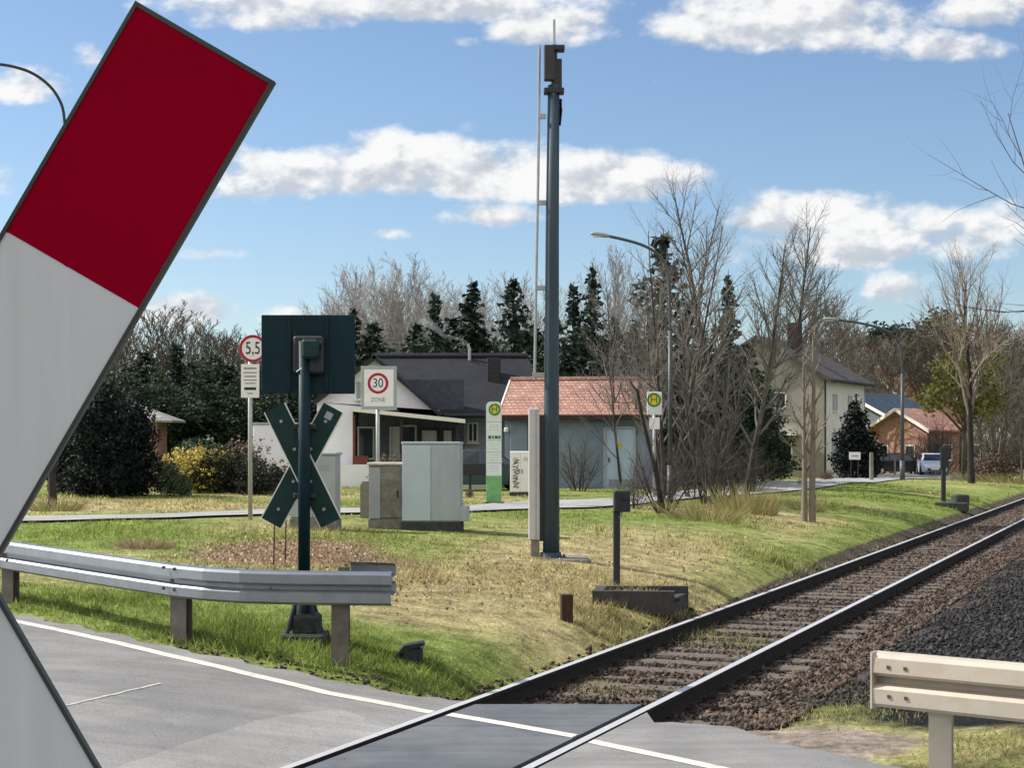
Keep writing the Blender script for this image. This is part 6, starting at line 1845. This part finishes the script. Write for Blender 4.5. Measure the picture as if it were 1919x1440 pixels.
def nz_(sx, sy, scale, det, ro, off=0.0, du_=0.0, dv_=0.0):
    cb_ = N_('ShaderNodeCombineXYZ'); L(mt_('MULTIPLY_ADD', U, sx, du_), cb_.inputs[0]); L(mt_('MULTIPLY_ADD', Wv, sy, dv_), cb_.inputs[1]); cb_.inputs[2].default_value = off
    n_ = N_('ShaderNodeTexNoise'); n_.inputs['Scale'].default_value = scale; n_.inputs['Detail'].default_value = det; n_.inputs['Roughness'].default_value = ro
    L(cb_.outputs[0], n_.inputs['Vector']); return n_.outputs['Fac']


n1 = nz_(1, 1.5, 22, 8, .6, .3); n2 = nz_(1, 1.6, 9, 4, .55, 4.2)
CL = [(720, 5, 420, 62, 1), (1030, 50, 120, 60, .8), (560, 30, 240, 45, .7), (1460, 45, 240, 80, 1), (1600, 60, 130, 55, .7), (1780, 95, 130, 38, .6), (770, 300, 130, 70, .9), (600, 330, 220, 62, 1), (880, 330, 280, 72, 1), (1120, 340, 200, 62, 1), (1240, 350, 70, 40, .7),
      (470, 335, 120, 60, .7), (900, 408, 95, 32, .7), (1520, 410, 150, 60, 1), (1680, 440, 240, 75, .9), (1850, 430, 150, 50, .7), (1560, 470, 190, 50, .6), (1690, 545, 75, 40, .5), (1450, 400, 80, 45, .7), (40, 165, 95, 45, .7), (345, 590, 120, 42, .8), (405, 476, 80, 18, .45),
      (165, 110, 40, 32, .4), (20, 340, 60, 40, .5), (545, 595, 70, 20, .5), (850, 80, 40, 18, .35), (735, 440, 40, 12, .3), (1860, 20, 120, 50, .6), (1270, 150, 50, 18, .2), (1300, 330, 60, 30, .4), (880, 240, 30, 16, .3)]
mask = None; hgt = None
for (x, y, rx, ry, a) in CL:
    u0, w0 = (x - CX) / F, (HY - y) / F
    du = mt_('DIVIDE', mt_('SUBTRACT', U, u0), rx / F * 1.12); dw = mt_('DIVIDE', mt_('SUBTRACT', Wv, w0), ry / F * 1.12)
    # flat base: below the centre the ellipse is squeezed
    dwb = mt_('MINIMUM', dw, 0.0); dwn = mt_('ADD', dw, mt_('MULTIPLY', dwb, .45))
    e = mt_('MULTIPLY', mt_('SUBTRACT', 1.0, mt_('ADD', mt_('MULTIPLY', du, du), mt_('MULTIPLY', dwn, dwn))), a)
    if mask is None: mask = e
    else: mask = mt_('SMOOTH_MAX', mask, e, .12)
    hh = mt_('MULTIPLY', mt_('MAXIMUM', e, 0.0), dw)
    hgt = hh if hgt is None else mt_('ADD', hgt, hh)
mm = mt_('ADD', mt_('MAXIMUM', mask, -1.0), mt_('MULTIPLY', mt_('SUBTRACT', n1, .5), 2.3)); mm = mt_('ADD', mm, mt_('MULTIPLY', mt_('SUBTRACT', n2, .5), .8))
sm_ = N_('ShaderNodeMapRange'); sm_.interpolation_type = 'SMOOTHSTEP'; sm_.inputs['From Min'].default_value = .03; sm_.inputs['From Max'].default_value = .72; sm_.inputs['To Max'].default_value = .95; L(mm, sm_.inputs['Value'])
# thin veil near the horizon
# cloud colour: bright tops, grey-blue undersides
n3 = nz_(1, 1.8, 30, 6, .6, 7.7)
n1s = nz_(1, 1.5, 22, 5, .55, .3, -.006, .011); n1b = nz_(1, 1.5, 22, 5, .55, .3)
sh = mt_('ADD', mt_('MULTIPLY', hgt, .55), mt_('ADD', mt_('MULTIPLY', mt_('SUBTRACT', n3, .5), .8), mt_('MULTIPLY', mt_('SUBTRACT', n1b, n1s), 3.2)))
cr = N_('ShaderNodeMapRange'); cr.interpolation_type = 'SMOOTHSTEP'; cr.inputs['From Min'].default_value = -.42; cr.inputs['From Max'].default_value = .32; L(sh, cr.inputs['Value'])
cm = N_('ShaderNodeMix'); cm.data_type = 'RGBA'; L(cr.outputs[0], cm.inputs[0]); cm.inputs[6].default_value = (.45, .48, .53, 1); cm.inputs[7].default_value = (.76, .755, .745, 1)
L(cm.outputs[2], bg2.inputs[0]); bg2.inputs[1].default_value = 1.0
# unseen bright cloud added behind and beside the viewer to fill shaded faces
rn = N_('ShaderNodeTexNoise'); rn.inputs['Scale'].default_value = 2.6; rn.inputs['Detail'].default_value = 6; L(tc.outputs['Generated'], rn.inputs['Vector'])
rr_ = N_('ShaderNodeMapRange'); rr_.interpolation_type = 'SMOOTHSTEP'; rr_.inputs['From Min'].default_value = .40; rr_.inputs['From Max'].default_value = .50; L(rn.outputs['Fac'], rr_.inputs['Value'])
rb_ = N_('ShaderNodeMapRange'); rb_.interpolation_type = 'SMOOTHSTEP'; rb_.inputs['From Min'].default_value = .25; rb_.inputs['From Max'].default_value = -.1; L(sp.outputs['Y'], rb_.inputs['Value'])
bg3 = N_('ShaderNodeBackground'); bg3.inputs[0].default_value = (1, .97, .93, 1); bg3.inputs[1].default_value = .95
mx3 = N_('ShaderNodeMixShader'); L(mt_('MULTIPLY', rr_.outputs[0], rb_.outputs[0]), mx3.inputs[0])
L(sm_.outputs[0], mx.inputs[0]); L(bg1.outputs[0], mx.inputs[1]); L(bg2.outputs[0], mx.inputs[2]); L(mx.outputs[0], mx3.inputs[1]); L(bg3.outputs[0], mx3.inputs[2]); L(mx3.outputs[0], out.inputs[0])

sl = bpy.data.lights.new('Sun', 'SUN'); sl.energy = 5.0; sl.angle = R(.53); sl.color = (1.0, .945, .86)
so = bpy.data.objects.new('Sun', sl); COL.objects.link(so)
sd = Vector((-math.sin(SUN_AZ) * math.cos(SUN_EL), math.cos(SUN_AZ) * math.cos(SUN_EL), math.sin(SUN_EL)))
so.rotation_euler = sd.to_track_quat('Z', 'Y').to_euler(); so.location = (-20, 20, 30)

cam = bpy.data.cameras.new('Camera'); co = bpy.data.objects.new('Camera', cam); COL.objects.link(co)
cam.sensor_width = 36; cam.lens = 36 * F / 1919; cam.shift_y = (HY - 720) / 1919; cam.shift_x = 0
cam.clip_start = .05; cam.clip_end = 4000
co.location = (0, 0, H); co.rotation_euler = (R(90), 0, 0)
SC.camera = co
SC.view_settings.view_transform = 'Standard'; SC.view_settings.look = 'None'; SC.view_settings.exposure = .38; SC.view_settings.gamma = 1
SC.cycles.use_denoising = True
SC.cycles.max_bounces = 6
SC.cycles.volume_bounces = 1
